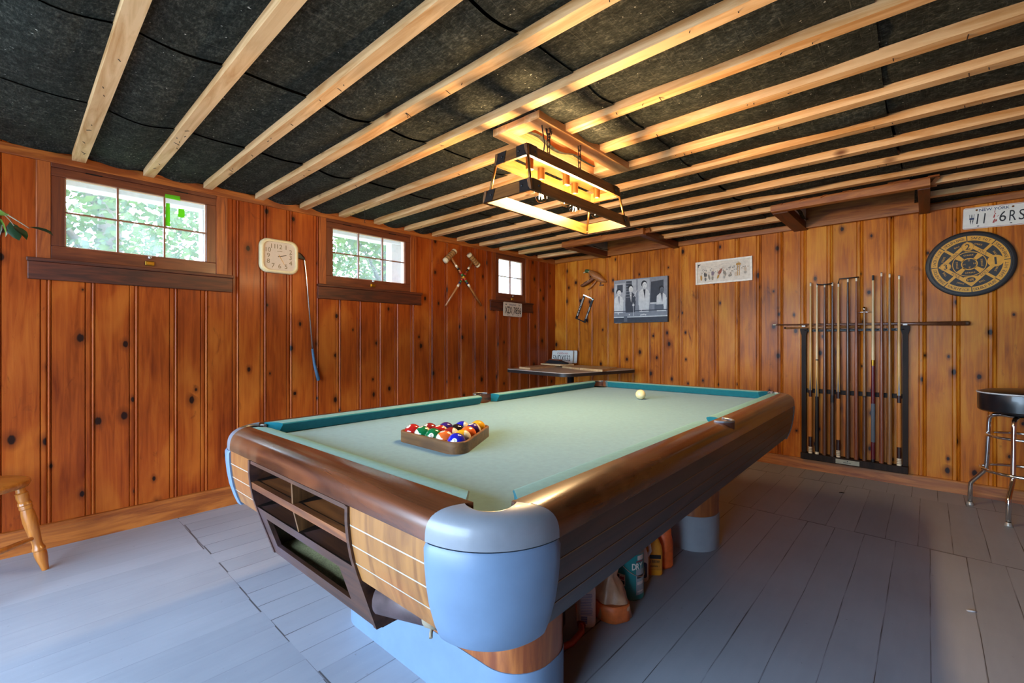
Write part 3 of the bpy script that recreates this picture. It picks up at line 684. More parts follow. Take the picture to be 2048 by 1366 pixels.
# ------------------------------------------------------------------ hanging lamp (long side along y)
lamp = thing('hanging_lamp', 'rectangular two tier wood and black iron lamp hanging by chains over the pool table', 'lamp', (-1.275, 1.757, 2.20))
LZ = 2.20
M_LW = wood('lamp_wood', '#54300f', '#7c4e20', 'y', 1.2, .45, .05, 0, .5); M_LWX = wood('lamp_wood_short', '#54300f', '#7c4e20', 'x', 1.2, .45, .05, 0, .5)
M_ROD = plain('antique_bronze_rod', '#6a4a24', .35, .8)
def tier(nm, hx, hy, z0, z1, slope):
    # four boards leaning outwards by slope
    for sx in (-1, 1):
        m = MB(); P = [(sx*hx, 0), (sx*(hx-slope), z1-z0), (sx*(hx-slope-.014), z1-z0), (sx*(hx-.014), 0)]
        m.loft([[(x, y-0*slope, z+z0-LZ) for x, z in P] for y in (-hy, hy)], True, True, False); m.build(nm+'_long_board', M_LW, lamp)
    for sy in (-1, 1):
        m = MB(); P = [(sy*hy, 0), (sy*(hy-slope), z1-z0), (sy*(hy-slope-.014), z1-z0), (sy*(hy-.014), 0)]
        m.loft([[(x, y, z+z0-LZ) for y, z in P] for x in (-hx+.013, hx-.013)], True, True, False); m.build(nm+'_short_board', M_LWX, lamp)
    for sx in (-1, 1):
        for sy in (-1, 1):
            m = MB(); r = .02; A = []
            def wrap(g, z):
                s = slope*(z-z0)/(z1-z0); X, Y = hx-s+g, hy-s+g; P = [(X-.062, Y)]
                for k in range(7): q = rad(90-15*k); P.append((X-r+r*cos(q), Y-r+r*sin(q)))
                P.append((X, Y-.062)); return [(sx*x, sy*y, z-LZ) for x, y in P]
            zs = (z0-.0015, z1+.0015)
            m.loft([wrap(.003, zs[0]), wrap(.003, zs[1])], False, False); m.loft([wrap(-.0005, zs[0]), wrap(-.0005, zs[1])], False, False)
            for z in zs: m.loft([wrap(.003, z), wrap(-.0005, z)], False, False, False)
            zc = (z0+z1)/2; s = slope/2
            m.sphere((sx*(hx-s+.003), sy*(hy-s-.045), zc-LZ), .0055, 10, 6); m.sphere((sx*(hx-s-.045), sy*(hy-s+.003), zc-LZ), .0055, 10, 6)
            m.build('corner_strap', M_BLACK, lamp, auto=40)
tier('lower', .136, .400, 1.689, 1.737, .009); tier('upper', .094, .372, 1.845, 1.892, .006)
for sx in (-1, 1):
    for sy in (-1, 1):
        m = MB(); m.tube([(sx*.119, sy*.383, 1.70-LZ), (sx*.083, sy*.361, 1.885-LZ)], .006, 10); m.sphere((sx*.119, sy*.383, 1.698-LZ), .008, 10, 6); m.build('corner_rod', M_ROD, lamp)
m = MB(); m.bx(-.03, .03, -.36, .36, 1.878-LZ, 1.89-LZ, .002); m.build('socket_bar', M_ROD, lamp)
M_BULB = NT('clear_bulb'); t_ = M_BULB
def bulb_mat():
    n = NT('clear_bulb_glass'); tr = n.n('BsdfTransparent'); tr.inputs[0].default_value = (1, .93, .8, 1); gl = n.n('BsdfGlossy'); gl.inputs['Roughness'].default_value = .02
    mx = n.n('MixShader'); fr = n.n('Fresnel'); fr.inputs[0].default_value = 1.5; n.L(n.math('MULTIPLY', fr.outputs[0], n.math('SUBTRACT', 1.0, n.n('NewGeometry').outputs['Backfacing'])), mx.inputs[0]); n.L(tr.outputs[0], mx.inputs[1]); n.L(gl.outputs[0], mx.inputs[2]); n.L(mx.outputs[0], n.t.nodes['Material Output'].inputs[0]); return n.m
M_BG = bulb_mat(); M_FIL = emis('warm_filament', (1, .62, .24, 1), 260)
bpy.data.materials.remove(M_BULB.m)
for k in range(5):
    x, y = (.022 if k % 2 == 0 else -.022), -.285+.133*k+.01; z = 1.825
    m = MB(); m.lathe([(.0, z+.056-LZ), (.0165, z+.055-LZ), (.0165, z+.002-LZ), (.014, z-LZ), (0, z-LZ)], 18, Matrix.Translation((x, y, 0)), False); so = m.build('lamp_socket', M_ROD, lamp, auto=40)
    m = MB(); m.lathe([(.012, z+.001-LZ), (.013, z-.02-LZ), (.019, z-.035-LZ), (.027, z-.052-LZ), (.0295, z-.068-LZ), (.027, z-.083-LZ), (.019, z-.094-LZ), (.008, z-.0985-LZ), (.0005, z-.099-LZ)], 20, Matrix.Translation((x, y, 0)), False)
    bu = m.build('light_bulb', M_BG, lamp, auto=60)
    m = MB()
    for q in range(5):
        a, b = 2*pi*q/5, 2*pi*(q+.5)/5; m.tube([(x+.005*cos(a), y+.005*sin(a), z-.04-LZ), (x+.011*cos(b), y+.011*sin(b), z-.082-LZ)], .0011, 5)
    m.build('filament', M_FIL, bu)
for y in (-.116, .133):
    m = MB(); z = 1.888
    i = 0
    while z < 2.185:
        L, w = .036, .008; P = []
        for q in range(16):
            a = 2*pi*q/16; px = w*cos(a); pz = (L/2-w)*(1 if sin(a) > 0 else -1)+w*sin(a)
            P.append((px if i % 2 else 0, y+(0 if i % 2 else px), z+L/2+pz-LZ))
        m.tube(P, .0022, 6, False, True); z += .0295; i += 1
    if y < 0:
        for q in range(2): m.tube([(.012*cos(a)+.004*q, y+.012*sin(a), 2.045-.012*q+.018*sin(2*a)-LZ) for a in [2*pi*j/14 for j in range(14)]], .0022, 6, False, True)
    m.build('chain', M_IRON, lamp)
m = MB(); m.tube([(0, -.16, 1.9-LZ), (.004, -.15, 1.98-LZ), (-.003, -.16, 2.06-LZ), (0, -.15, 2.17-LZ)], .003, 6); m.build('power_cord', M_BLACK, lamp)
# little hook hanging from a strip
m = MB(); m.tube([(.008*cos(a), 0, -.008+.008*sin(a)) for a in [2*pi*j/12 for j in range(12)]], .0018, 6, False, True); m.tube([(0, 0, 0), (0, 0, .012)], .0018, 6)
m.tube([(0, 0, -.014), (.002, 0, -.05), (-.001, .002, -.066), (-.012, .003, -.078), (-.012, .004, -.084), (.004, .004, -.088)], .0018, 6)
o = m.build('hanging_hook', M_IRON); o.location = (-3.10, 1.765, 2.064); tag(o, 'small dark wire hook hanging from a ceiling strip before the middle window', 'hook')
# ------------------------------------------------------------------ things on the back wall (local: x right, z up, -y out)
YW = YB-.002
M_PAPER = plain('plate_white', '#e2e0d6', .4, 0, .05, 30); M_NAVY = plain('plate_navy', '#26335e', .5); M_RED = plain('plate_red', '#a8362e', .5); M_PINK = plain('faded_red', '#c98078', .5)
def rrect(w, h, r, n=5):
    P = []
    for cx, cy, a in ((w/2-r, h/2-r, 0), (-w/2+r, h/2-r, 90), (-w/2+r, -h/2+r, 180), (w/2-r, -h/2+r, 270)):
        for k in range(n+1): q = rad(a+90*k/n); P.append((cx+r*cos(q), cy+r*sin(q)))
    return P
def slab(m, poly, t, out=0.0, ang=0.0): m.prism(poly, 0, t, frame(out, 0, 0, ang))
def wall_thing(name, label, cat, side, u, z, group=None, out=0.0):
    loc = (XL+out, u, z) if side == 'left' else (u, YW-out, z)
    return thing(name, label, cat, loc, pi/2 if side == 'left' else 0, group)
def plate(name, label, side, u, z, w=.305, h=.152, ang=0, out=.004, base=M_PAPER, group='car licence plates'):
    t = wall_thing(name, label, 'licence plate', side, u, z, group); t['_a'] = ang
    m = MB(); slab(m, rrect(w, h, .012), .0015, out, ang); pl = m.build('plate', base, t)
    m = MB(); P = rrect(w-.004, h-.004, .011); F = frame(out+.0018, 0, 0, ang)
    m.tube([F @ Vector((x, y, 0)) for x, y in P], .0014, 6, False, True); m.build('rim', base, t)
    return t, (lambda x=0, y=0, a=0, lift=.0028: frame(out+lift, 0, 0, ang) @ Matrix.Translation((x, y, 0)) @ Matrix.Rotation(a, 4, 'Z'))
# New York plate, tilted a touch
t, F = plate('license_plate', 'long white NEW YORK licence plate above the round game board', 'back', .335, 1.957, .305, .150, rad(-2.0))
m = MB(); m.text('NEW YORK', F(0, .052), .145, .019, 0, 0, .01); m.build('state_lettering', M_NAVY, t)
m = MB(); m.text('W', F(-.108, -.008), .026, .070); m.text('11', F(-.062, -.008), .045, .070, .1); m.text('6', F(.042, -.006), .032, .070, .05); m.text('R', F(.088, -.006), .032, .070, .05); m.text('S', F(.130, -.006), .028, .070, .05)
m.mi = 1; m.flat([(-.120, -.010), (-.096, -.010), (-.096, .002), (-.120, .002)], F(0, 0, 0, .003)); m.build('number_lettering', [M_BLACK, M_NAVY], t)
m = MB()
for x0, x1, y0, y1 in ((-.147, .147, .0685, .0705), (-.147, .147, -.0705, -.0685)): m.flat([(x0, y0), (x1, y0), (x1, y1), (x0, y1)], F())
for p in ([(-.006, -.045), (.004, -.045), (.006, -.018), (.002, -.018)], [(.006, -.040), (.016, -.036), (.014, -.022), (.008, -.024)], [(-.004, -.012), (.004, -.010), (.006, .010), (.000, .012)], [(.004, .012), (.010, .016), (.008, .022), (.003, .020)], [(.016, -.006), (.026, .004), (.024, .006), (.015, -.003)], [(.000, .024), (.004, .024), (.006, .040), (.003, .040)]): m.flat(p, F())
m.build('red_print', M_RED, t)
for x, y in ((-.085, .055), (.088, .054)):
    m = MB(); m.disc((x, y), .0065, F(0, 0, 0, .0022)); m.sphere(F(x, y, 0, .004) @ Vector((0, 0, 0)), .0045, 10, 6); m.build('rusty_screw', plain('rust_brown', '#7a4a1c', .7), t)
for x, y in ((-.075, -.058), (.082, -.056)):
    m = MB(); m.disc((x, y), .006, F(0, 0, 0, .003), 14, .003); m.build('screw_hole', M_BLACK, t)
# Virginia plate hung on the small window's sill
t, F = plate('license_plate', 'worn white VIRGINIA licence plate XZX-7856 hanging on the smallest window sill', 'left', 3.748, 1.44, .305, .155, rad(-1), .034, plain('worn_plate', '#cbbfae', .55, 0, .18, 24))
m = MB(); m.text('VIRGINIA', F(-.005, .052), .115, .018, 0, 0, .01); m.build('state_lettering', plain('faded_blue', '#5a6080', .6), t)
m = MB(); m.text('XZX', F(-.070, -.008), .115, .075, 0, 0, .012); m.text('7856', F(.075, -.008), .128, .075, 0, 0, .012); m.disc((.0005, -.004), .005, F()); m.build('number_lettering', M_BLACK, t)
m = MB()
for x, y, r in ((-.105, .052, .007), (-.118, .052, .006), (.105, .052, .006), (.095, -.058, .005), (-.08, -.06, .005), (0, -.058, .007)): m.disc((x, y), r, F())
m.build('screw_holes_print', M_BLACK, t)
# licence plate frame, hung askew
t = wall_thing('plate_frame', 'empty black and white licence plate frame hanging tilted below the duck', 'plate frame', 'back', -3.01, 1.473)
w, h, a = .305, .155, rad(67+180)
m = MB(); F0 = frame(.004, 0, 0, a)
for x0, x1, y0, y1 in ((-w/2, w/2, h/2-.026, h/2), (-w/2, w/2, -h/2, -h/2+.03), (-w/2, -w/2+.012, -h/2+.03, h/2-.026), (w/2-.012, w/2, -h/2+.03, h/2-.026)):
    m.prism([(x0, y0), (x1, y0), (x1, y1), (x0, y1)], 0, .006, F0)
m.build('frame', M_BLACK, t)
m = MB(); F1 = frame(.0103, 0, 0, a); rr = random.Random(3)
def glyphs(m, x0, x1, y0, y1, F, rr, n):
    # worn, unreadable lettering as unequal upright strokes
    stp = (x1-x0)/n
    for i in range(n):
        x = x0+stp*i; k = rr.randrange(4); w = stp*.26
        m.flat([(x, y0), (x+w, y0), (x+w, y1), (x, y1)], F)
        if k: m.flat([(x+stp*.5, y0), (x+stp*.5+w, y0), (x+stp*.5+w, y1), (x+stp*.5, y1)], F)
        if k > 1: yy = (y0+y1)/2 if k == 2 else y1-(y1-y0)*.2; m.flat([(x, yy-(y1-y0)*.09), (x+stp*.6, yy-(y1-y0)*.09), (x+stp*.6, yy+(y1-y0)*.09), (x, yy+(y1-y0)*.09)], F)
glyphs(m, -.045, .105, h/2-.020, h/2-.005, F1, rr, 11); glyphs(m, -.115, .115, -h/2+.006, -h/2+.024, F1, rr, 14); m.build('lettering', M_PAPER, t)
m = MB()
for x in (-w/2+.03,): m.flat([(x-.03, h/2-.024), (x-.01, h/2-.024), (x-.01, h/2-.003), (x-.03, h/2-.003)], F1)
m.flat([(-w/2, -h/2), (-w/2+.012, -h/2), (-w/2+.012, h/2), (-w/2, h/2)], F1); m.build('chrome_tab', M_CHROME, t)
# flying duck plaque
t = wall_thing('duck_plaque', 'small brown carved flying duck with green head on the back wall', 'wall plaque', 'back', -2.87, 1.80, None)
M_DUCK = plain('duck_brown', '#a3683a', .4, 0, .25, 60); M_DUCK2 = plain('duck_feathers', '#7a4a2c', .45, 0, .3, 80); M_DG = plain('duck_green_head', '#3f5a34', .35, 0, .2, 60); M_CRM = plain('duck_cream', '#d8b98a', .4)
def P3(x, z, o): return (x, -o, z)
m = MB(); m.tube([P3(-.055, .10, .03), P3(-.03, .085, .035), P3(.02, .055, .04), P3(.07, .02, .038), P3(.12, -.015, .03), P3(.165, -.035, .02)], [.018, .03, .042, .04, .028, .008], 14); m.build('body', M_DUCK, t)
m = MB(); m.tube([P3(-.05, .097, .03), P3(-.075, .112, .032), P3(-.10, .112, .032), P3(-.112, .105, .03)], [.019, .02, .023, .012], 12); m.build('head', M_DG, t)
m = MB(); m.tube([P3(-.11, .106, .03), P3(-.13, .098, .03), P3(-.142, .095, .03)], [.011, .008, .004], 8); m.build('beak', M_CRM, t)
m = MB(); m.tube([P3(-.052, .096, .03), P3(-.047, .094, .031)], [.0225, .0225], 12); m.build('neck_ring', M_CRM, t)
def wing(pts, wd, o):
    m = MB(); n = len(pts); r = []
    for (x, z), w in zip(pts, wd): r.append([P3(x-w*.35, z-w*.8, o), P3(x-w*.1, z-w*.1, o+.014), P3(x+w*.4, z+w*.5, o+.008), P3(x+.1*w, z-.2*w, o-.006)])
    m.loft(r, True, True); return m
wing([(.05, .045), (-.01, .01), (-.07, -.02), (-.13, -.045), (-.165, -.052)], [.04, .05, .045, .035, .012], .045).build('wing', M_DUCK2, t)
wing([(.06, .02), (.02, -.035), (-.03, -.075), (-.07, -.105)], [.03, .035, .03, .01], .03).build('wing', M_DUCK, t)
for k in range(5):
    m = MB(); x = -.10-.014*k; m.tube([P3(x+.05, .005-.006*k, .055), P3(x, -.045-.003*k, .05)], [.004, .0025], 6); m.build('feather', M_CRM if k == 0 else M_DUCK2, t)
m = MB(); m.prism([(.07, -.06), (.12, -.06), (.12, -.075), (.07, -.075)], 0, .02, frame(.002)); m.tube([P3(.085, -.01, .02), P3(.085, -.06, .015)], .006, 6); m.build('feet', M_DUCK2, t)
# canvas photo of a pool hall, generic figures
t = wall_thing('canvas_print', 'black and white canvas photo of men standing round a pool table', 'picture', 'back', -2.29, 1.528)
G = [plain('grey_%d' % i, c, .6, 0, .12, 30) for i, c in enumerate(['#1f2126', '#3d4048', '#63666d', '#8b8d92', '#b3b4b6', '#dcdbd6'])]
w, h = .62, .475; TL = rad(0)
m = MB(); m.prism([(-w/2, -h/2), (w/2, -h/2), (w/2, h/2), (-w/2, h/2)], 0, .036, frame(.0)); m.build('canvas', [G[1]], t)
m = MB(); Fc = lambda lift: frame(.0362+lift, 0, 0, 0)
def q(x0, y0, x1, y1, g, l=0): m.mi = g; m.flat([(x0, y0), (x1, y0), (x1, y1), (x0, y1)], Fc(l))
def pl(P, g, l): m.mi = g; m.flat(P, Fc(l))
q(-w/2, -h/2, w/2, h/2, 3); q(-.165, .0, -.04, h/2-.01, 4, .0002); q(-.02, -.05, .115, h/2-.01, 4, .0002); q(-.30, -.12, -.17, .2, 4, .0002); q(-.27, .10, -.20, .185, 1, .0004)
q(-.16, .02, -.09, .22, 1, .0005); [q(-.16, .04+.03*k, -.09, .046+.03*k, 3, .0009) for k in range(6)]
pl([(.12, -.03), (.265, -.03), (.268, .20), (.13, .19)], 1, .0004); q(.12, -.045, .30, -.03, 5, .0005)
q(-w/2, -.235, w/2, -.125, 3, .0008); q(-w/2, -h/2, w/2, -.175, 1, .0012); q(-w/2, -.18, w/2, -.170, 5, .0013); q(-w/2, -.115, w/2, -.105, 1, .0013)
def man(x, y, s, suit, shirt, hair, l, dark=False):
    pl([(x-.045*s, y-.26*s), (x+.04*s, y-.26*s), (x+.055*s, y-.05*s), (x+.045*s, y+.02*s), (x+.015*s, y+.045*s), (x-.02*s, y+.045*s), (x-.055*s, y+.015*s), (x-.06*s, y-.08*s)], suit, l)
    pl([(x-.012*s, y+.04*s), (x+.012*s, y+.04*s), (x+.006*s, y-.06*s)], shirt, l+.0002); m.mi = 5 if not dark else 1
    pl([(x-.012*s, y+.035*s), (x+.012*s, y+.035*s), (x+.010*s, y+.06*s), (x-.010*s, y+.06*s)], 4 if not dark else 1, l+.0003)
    m.mi = hair; m.disc((x-.003*s, y+.090*s), .030*s, Fc(l+.0004), 18, .033*s); m.mi = 5 if not dark else 2; m.disc((x+.003*s, y+.076*s), .024*s, Fc(l+.0006), 18, .031*s)
    m.mi = hair; [m.disc((x+.003*s+q_*s, y+.081*s), .0035*s, Fc(l+.0007), 8, .002*s) for q_ in (-.008, .010)]; m.disc((x+.004*s, y+.058*s), .007*s, Fc(l+.0007), 8, .0018*s)
    pl([(x+.045*s, y), (x+.058*s, y-.01*s), (x+.035*s, y-.10*s), (x+.02*s, y-.09*s)], suit, l+.0004); m.mi = 5; m.disc((x+.03*s, y-.085*s), .012*s, Fc(l+.0005), 12)
man(-.248, .02, 1, 5, 3, 0, .0006); man(-.105, .045, 1.08, 1, 5, 0, .0006); man(.055, .075, 1.1, 5, 0, 0, .0006); man(.248, .02, .98, 5, 2, 0, .0006, True)
m.mi = 5
for x0, y0, x1, y1 in ((-.075, -.02, -.07, -.165), (.025, -.03, .02, -.12), (-.07, .04, -.025, .115)): pl([(x0-.003, y0), (x0+.003, y0), (x1+.003, y1), (x1-.003, y1)], 5, .0016)
for x, y in ((-.255, -.135), (-.12, -.15), (.03, -.155), (.05, -.152), (.015, -.158), (.07, -.157)): m.mi = 5; m.disc((x, y), .008, Fc(.0016), 12)
q(.17, -.11, .27, -.055, 2, .0010); q(-.185, -.225, -.145, -.165, 2, .0016)
m.build('printed_picture', G, t)
# white framed cartoon strip
t = wall_thing('framed_print', 'long white framed cartoon print of a lively outdoor crowd above bare pine', 'picture', 'back', -1.444, 1.759)
w, h = .512, .222; M_FR = plain('white_frame', '#e9e4d6', .4); ang = rad(.5)
m = MB()
for x0, x1, y0, y1 in ((-w/2, w/2, h/2-.016, h/2), (-w/2, w/2, -h/2, -h/2+.016), (-w/2, -w/2+.016, -h/2+.016, h/2-.016), (w/2-.016, w/2, -h/2+.016, h/2-.016)): m.prism([(x0, y0), (x1, y0), (x1, y1), (x0, y1)], 0, .018, frame(.002, 0, 0, ang))
m.build('frame', M_FR, t)
cols = ['#d9d0c0', '#8b8578', '#6b6a66', '#9a5a44', '#b98a3c', '#a8a296', '#7c6a74', '#c9b49a', '#55524c']
m = MB(); Fp = lambda l: frame(.010+l, 0, 0, ang); m.flat([(-w/2+.014, -h/2+.014), (w/2-.014, -h/2+.014), (w/2-.014, h/2-.014), (-w/2+.014, h/2-.014)], Fp(0))
rr = random.Random(5)
def blob(x, y, rx, ry, c, l, a=0): m.mi = c; m.flat([(x+(rx*cos(q)*cos(a)-ry*sin(q)*sin(a))*rr.uniform(.85, 1.15), y+(rx*cos(q)*sin(a)+ry*sin(q)*cos(a))*rr.uniform(.85, 1.15)) for q in [2*pi*k/12 for k in range(12)]], Fp(l))
for k in range(60): blob(rr.uniform(-.2, .22), rr.uniform(-.01, .04), rr.uniform(.003, .007), rr.uniform(.004, .009), rr.choice([1, 5, 5, 7]), .0004)
for k in range(26): m.mi = 5; x, y = rr.uniform(-.22, .1), rr.uniform(.03, .07); m.flat([(x, y), (x+rr.uniform(.02, .05), y), (x+.03, y+.0012), (x, y+.0012)], Fp(.0003))
for x, y, rx, ry, c, a in ((-.205, -.045, .010, .028, 4, .1), (-.165, -.02, .016, .024, 8, .3), (-.165, -.06, .010, .02, 2, 0), (-.13, -.045, .010, .03, 1, .2), (-.095, -.012, .013, .028, 6, 0), (-.097, -.055, .010, .02, 1, 0), (-.03, -.005, .014, .036, 3, -.5), (-.045, -.045, .010, .022, 4, -.3), (.015, -.02, .014, .026, 1, .4), (.01, -.055, .010, .018, 5, 0), (.062, -.045, .018, .012, 1, .3), (.068, -.03, .006, .012, 2, .5), (.115, -.04, .016, .022, 7, 0), (.195, .0, .014, .016, 7, 0), (.195, -.03, .012, .014, 5, 0)):
    blob(x, y, rx, ry, c, .0006, a); blob(x+.003, y+ry*.9, .006, .006, 7, .0008)
m.mi = 4
for b in ((.128, -.055, .134, .045), (.142, -.055, .148, .045), (.116, .042, .158, .058), (.12, .058, .152, .063), (.132, .063, .136, .075), (.142, .063, .145, .072)): m.flat([(b[0], b[1]), (b[2], b[1]), (b[2], b[3]), (b[0], b[3])], Fp(.001))
m.build('printed_cartoon', [plain('print_%d' % i, c, .6) for i, c in enumerate(cols)], t)
m = MB(); m.flat([(-.236, .087), (-.206, .087), (-.215, .080), (-.228, .075), (-.230, .058), (-.236, .058)], Fp(.0012)); m.build('dark_corner_tab', M_BLACK, t)
# baseball target board
t = wall_thing('target_board', 'round black and yellow baseball dart board with numbered bases on the back wall', 'game board', 'back', .214, 1.638)
M_BB = plain('board_black', '#211f1e', .55, 0, .1, 40); M_YEL = plain('board_yellow', '#d69a22', .5, 0, .08, 50)
Rb = .230; m = MB(); m.lathe([(0, .001), (Rb-.004, .001), (Rb, .005), (Rb, .022), (Rb-.006, .027), (Rb-.022, .027), (Rb-.024, .024), (0, .024)], 56, Matrix.Rotation(pi/2, 4, 'X'), False); m.build('board', M_BB, t, auto=40)
Fb = lambda l, x=0, y=0, a=0: frame(.0243+l, 0, 0, rad(4)) @ Matrix.Translation((x, y, 0)) @ Matrix.Rotation(a, 4, 'Z')
m = MB(); ro, ri = .198, .164
for k in range(8): m.ring((0, 0), ri, ro, rad(45*k+.8), rad(45*k+44.2), Fb(0), 12)
for k in range(4):   # spokes from the ring to the diamond
    m.flat([(.105, -.008), (.166, -.008), (.166, .008), (.105, .008)], Fb(0, 0, 0, rad(45+90*k)))
D = .160; d = .128
for k in range(4): m.flat([(D, 0), (0, D), (0, d), (d, 0)], Fb(.0002, 0, 0, pi/2*k))
for x, y, r in ((.128, 0, .040), (0, .122, .032), (-.122, 0, .029)): m.disc((x, y), r, Fb(.0006))
m.ring((0, 0), .083, .087, 0, 2*pi, Fb(.0004), 40); m.ring((0, 0), .036, .042, 0, 2*pi, Fb(.0004), 30)
for k in range(4): m.flat([(.038, -.009), (.082, -.016), (.082, .016), (.038, .009)], Fb(.0004, 0, 0, rad(45+90*k)))
m.flat([(-.034, -.088), (.034, -.088), (.034, -.116), (0, -.146), (-.034, -.116)], Fb(.0008))
m.build('yellow_field', M_YEL, t)
m = MB()
for x, y, r in ((0, .122, .0285), (-.122, 0, .0255)): m.ring((x, y), r, r+.0012, 0, 2*pi, Fb(.0008), 24)
m.ring((0, 0), .086, .0, 0, 0, Fb(0), 1) if False else None
m.text('2', Fb(.001, 0, .122), None, .040, 0, 0, .01); m.text('1', Fb(.001, .128, 0), None, .050, 0, 0, .03); m.text('3', Fb(.001, -.122, 0), None, .036, 0, 0, .01)
ringtxt = ['STOLEN BASE', 'SAFE HIT', 'STOLEN BASE', 'SACRIFICE', 'STOLEN BASE', 'SACRIFICE', 'DOUBLE PLAY', 'SAFE HIT']
for k, s in enumerate(ringtxt):
    a0 = 22.5+45*k; n = len(s); stp = min(4.2, 38/n); up = 0 <= a0 <= 180
    for i, ch in enumerate(s):
        if ch == ' ': continue
        off = (i-(n-1)/2)*stp; a = rad(a0-off) if up else rad(a0+off); r = .181
        m.text(ch, Fb(.001, r*cos(a), r*sin(a), a-pi/2 if up else a+pi/2), None, .017)
for k, a in enumerate((45, 135, 225, 315)):
    ca = a-90 if a < 180 else a+90
    m.text('FOUL', Fb(.001, .102*cos(rad(a)), .102*sin(rad(a)), rad(ca)), .055, .015)
m.disc((0, -.112), .024, Fb(.001), 24, .018); m.build('black_lettering', M_BB, t)
m = MB()
for k in range(8):
    a = 22.5+45*k; ca = a-90 if a < 180 else a+90; r = .140; m.text('STRIKE' if k % 2 else 'BALL', Fb(.0006, r*cos(rad(a)), r*sin(rad(a)), rad(ca)), .040 if k % 2 else .030, .011)
for k, s in enumerate(('STRIKE', 'STRIKE', 'STRIKE', 'STRIKE')):
    a = 90*k; ca = a-90 if a <= 180 and a > 0 else (90 if a == 270 else 0); m.text(s, Fb(.0006, .062*cos(rad(a)), .062*sin(rad(a)), rad(90 if a in (0, 180) else 0)), .05, .010)
for a in (90, 270): m.text('OUT', Fb(.0006, 0, .094*sin(rad(a)), 0), .03, .009)
for k in range(4): m.text('H', Fb(.0006, .026*cos(pi/2*k), .026*sin(pi/2*k), pi/2*k), .011, .011)
m.text('HR', Fb(.0014, 0, -.112), .034, .017); m.build('yellow_lettering', M_YEL, t)
# ------------------------------------------------------------------ cue rack and cues
t = wall_thing('cue_rack', 'black wall rack standing on the baseboard holding a row of pool cues', 'cue rack', 'back', -.455, .10)
M_RK = wood('ebonised_wood', '#17110e', '#2c211b', 'z', 1, .6, 0, 0, .5, .2); xa, xb = -.345, .345
def rk(name, *b, mat=M_RK, bev=.003): m = MB(); m.bx(b[0], b[1], -b[3], -b[2], b[4]-.10, b[5]-.10, bev); return m.build(name, mat, t)
for s in (-1, 1):
    m = MB(); x = s*.327
    for z0, z1, w0, w1 in ((.14, 1.14, .016, .016), (1.14, 1.18, .016, .026), (1.18, 1.21, .026, .026)): m.loft([[(x-w0-(0), -.04, z0-.1), (x+w0, -.04, z0-.1), (x+w0, -.002, z0-.1), (x-w0, -.002, z0-.1)], [(x-w1, -.04, z1-.1), (x+w1, -.04, z1-.1), (x+w1, -.002, z1-.1), (x-w1, -.002, z1-.1)]], True, True, False)
    m.build('side_post', M_RK, t)
    m = MB(); m.bx(x-.013, x+.013, -.049, -.040, 1.112, 1.126, .002); m.build('white_clip', M_PAPER, t)
rk('base_shelf', xa, xb, .0, .075, .097, .150); rk('middle_rail', -.31, .31, .004, .02, .655, .69); top = rk('top_rail', -.31, .31, .010, .026, 1.172, 1.192, mat=M_BLACK)
rk('plaque', -.10, .055, .0755, .078, .104, .140, mat=plain('aged_plaque', '#8d8571', .4, .5), bev=.001)
m = MB(); F2 = frame(.0785); glyphs(m, -.05, .006, .014, .020, F2, random.Random(9), 9); m.disc((-.022, .029), .004, F2); m.build('plaque_marks', M_BLACK, t)
for P in ([(.225, -.05, 1.467), (-.18, -.05, 1.46), (-.125, -.05, 1.464)], [(-.085, -.05, 1.46), (-.078, -.05, 1.497), (.05, -.05, 1.502)]):
    if P[0][0] > 0: P[0] = (-.232, -.05, 1.463)
    m = MB(); m.tube(P, .0045, 6); m.build('cue_strap', M_BLACK, t)
CUEX = [-.732, -.686, -.633, -.580, -.540, -.478, -.423, -.372, -.318, -.267, -.218, -.163]
CTOP = [1.585, 1.573, 1.568, 1.575, 1.565, 1.597, 1.600, 1.362, 1.607, 1.624, 1.611, 1.592]
for k in range(13):
    m = MB(); x = (CUEX[0]-.026+k*.0505)+.455; m.tube([(x+.017*cos(a), -.036-.012*sin(a), 1.083) for a in [rad(-60+300*j/12) for j in range(13)]], .0035, 6); m.build('cue_clip', M_BLACK, top)
mw = {}
def cw(name, a, b): 
    if name not in mw: mw[name] = wood(name, a, b, 'z', 1, .35, .25, 0, .5)
    return mw[name]
M_MAPLE = cw('maple_shaft', '#c08a3c', '#e0b468'); M_ASH = cw('pale_ash', '#c9a468', '#e6cc98'); M_WAL = cw('walnut_cue', '#4c2c1c', '#74482c'); M_MAH = cw('mahogany_cue', '#6a3420', '#9a5a38'); M_GREYW = cw('grey_walnut_cue', '#3c2a22', '#5e4636'); M_OAKC = cw('oak_cue', '#7a5434', '#a87a4c'); M_EBN = cw('ebony_point', '#2a1410', '#452218')
M_ORW = plain('orange_wrap', '#c07a34', .6, 0, .2, 300); M_BLW = plain('black_wrap', '#191818', .6, 0, .2, 200); M_BLUEW = plain('blue_grey_wrap', '#5a6470', .6, 0, .2, 300); M_WINE = plain('wine_lacquer', '#5a1620', .25, 0, .1, 40, 0, .4); M_IVORY = plain('ivory_ferrule', '#e8dcc0', .35); M_TIPB = plain('blue_chalk_tip', '#56606a', .8); M_RING = plain('butt_ring', '#d8b878', .4)
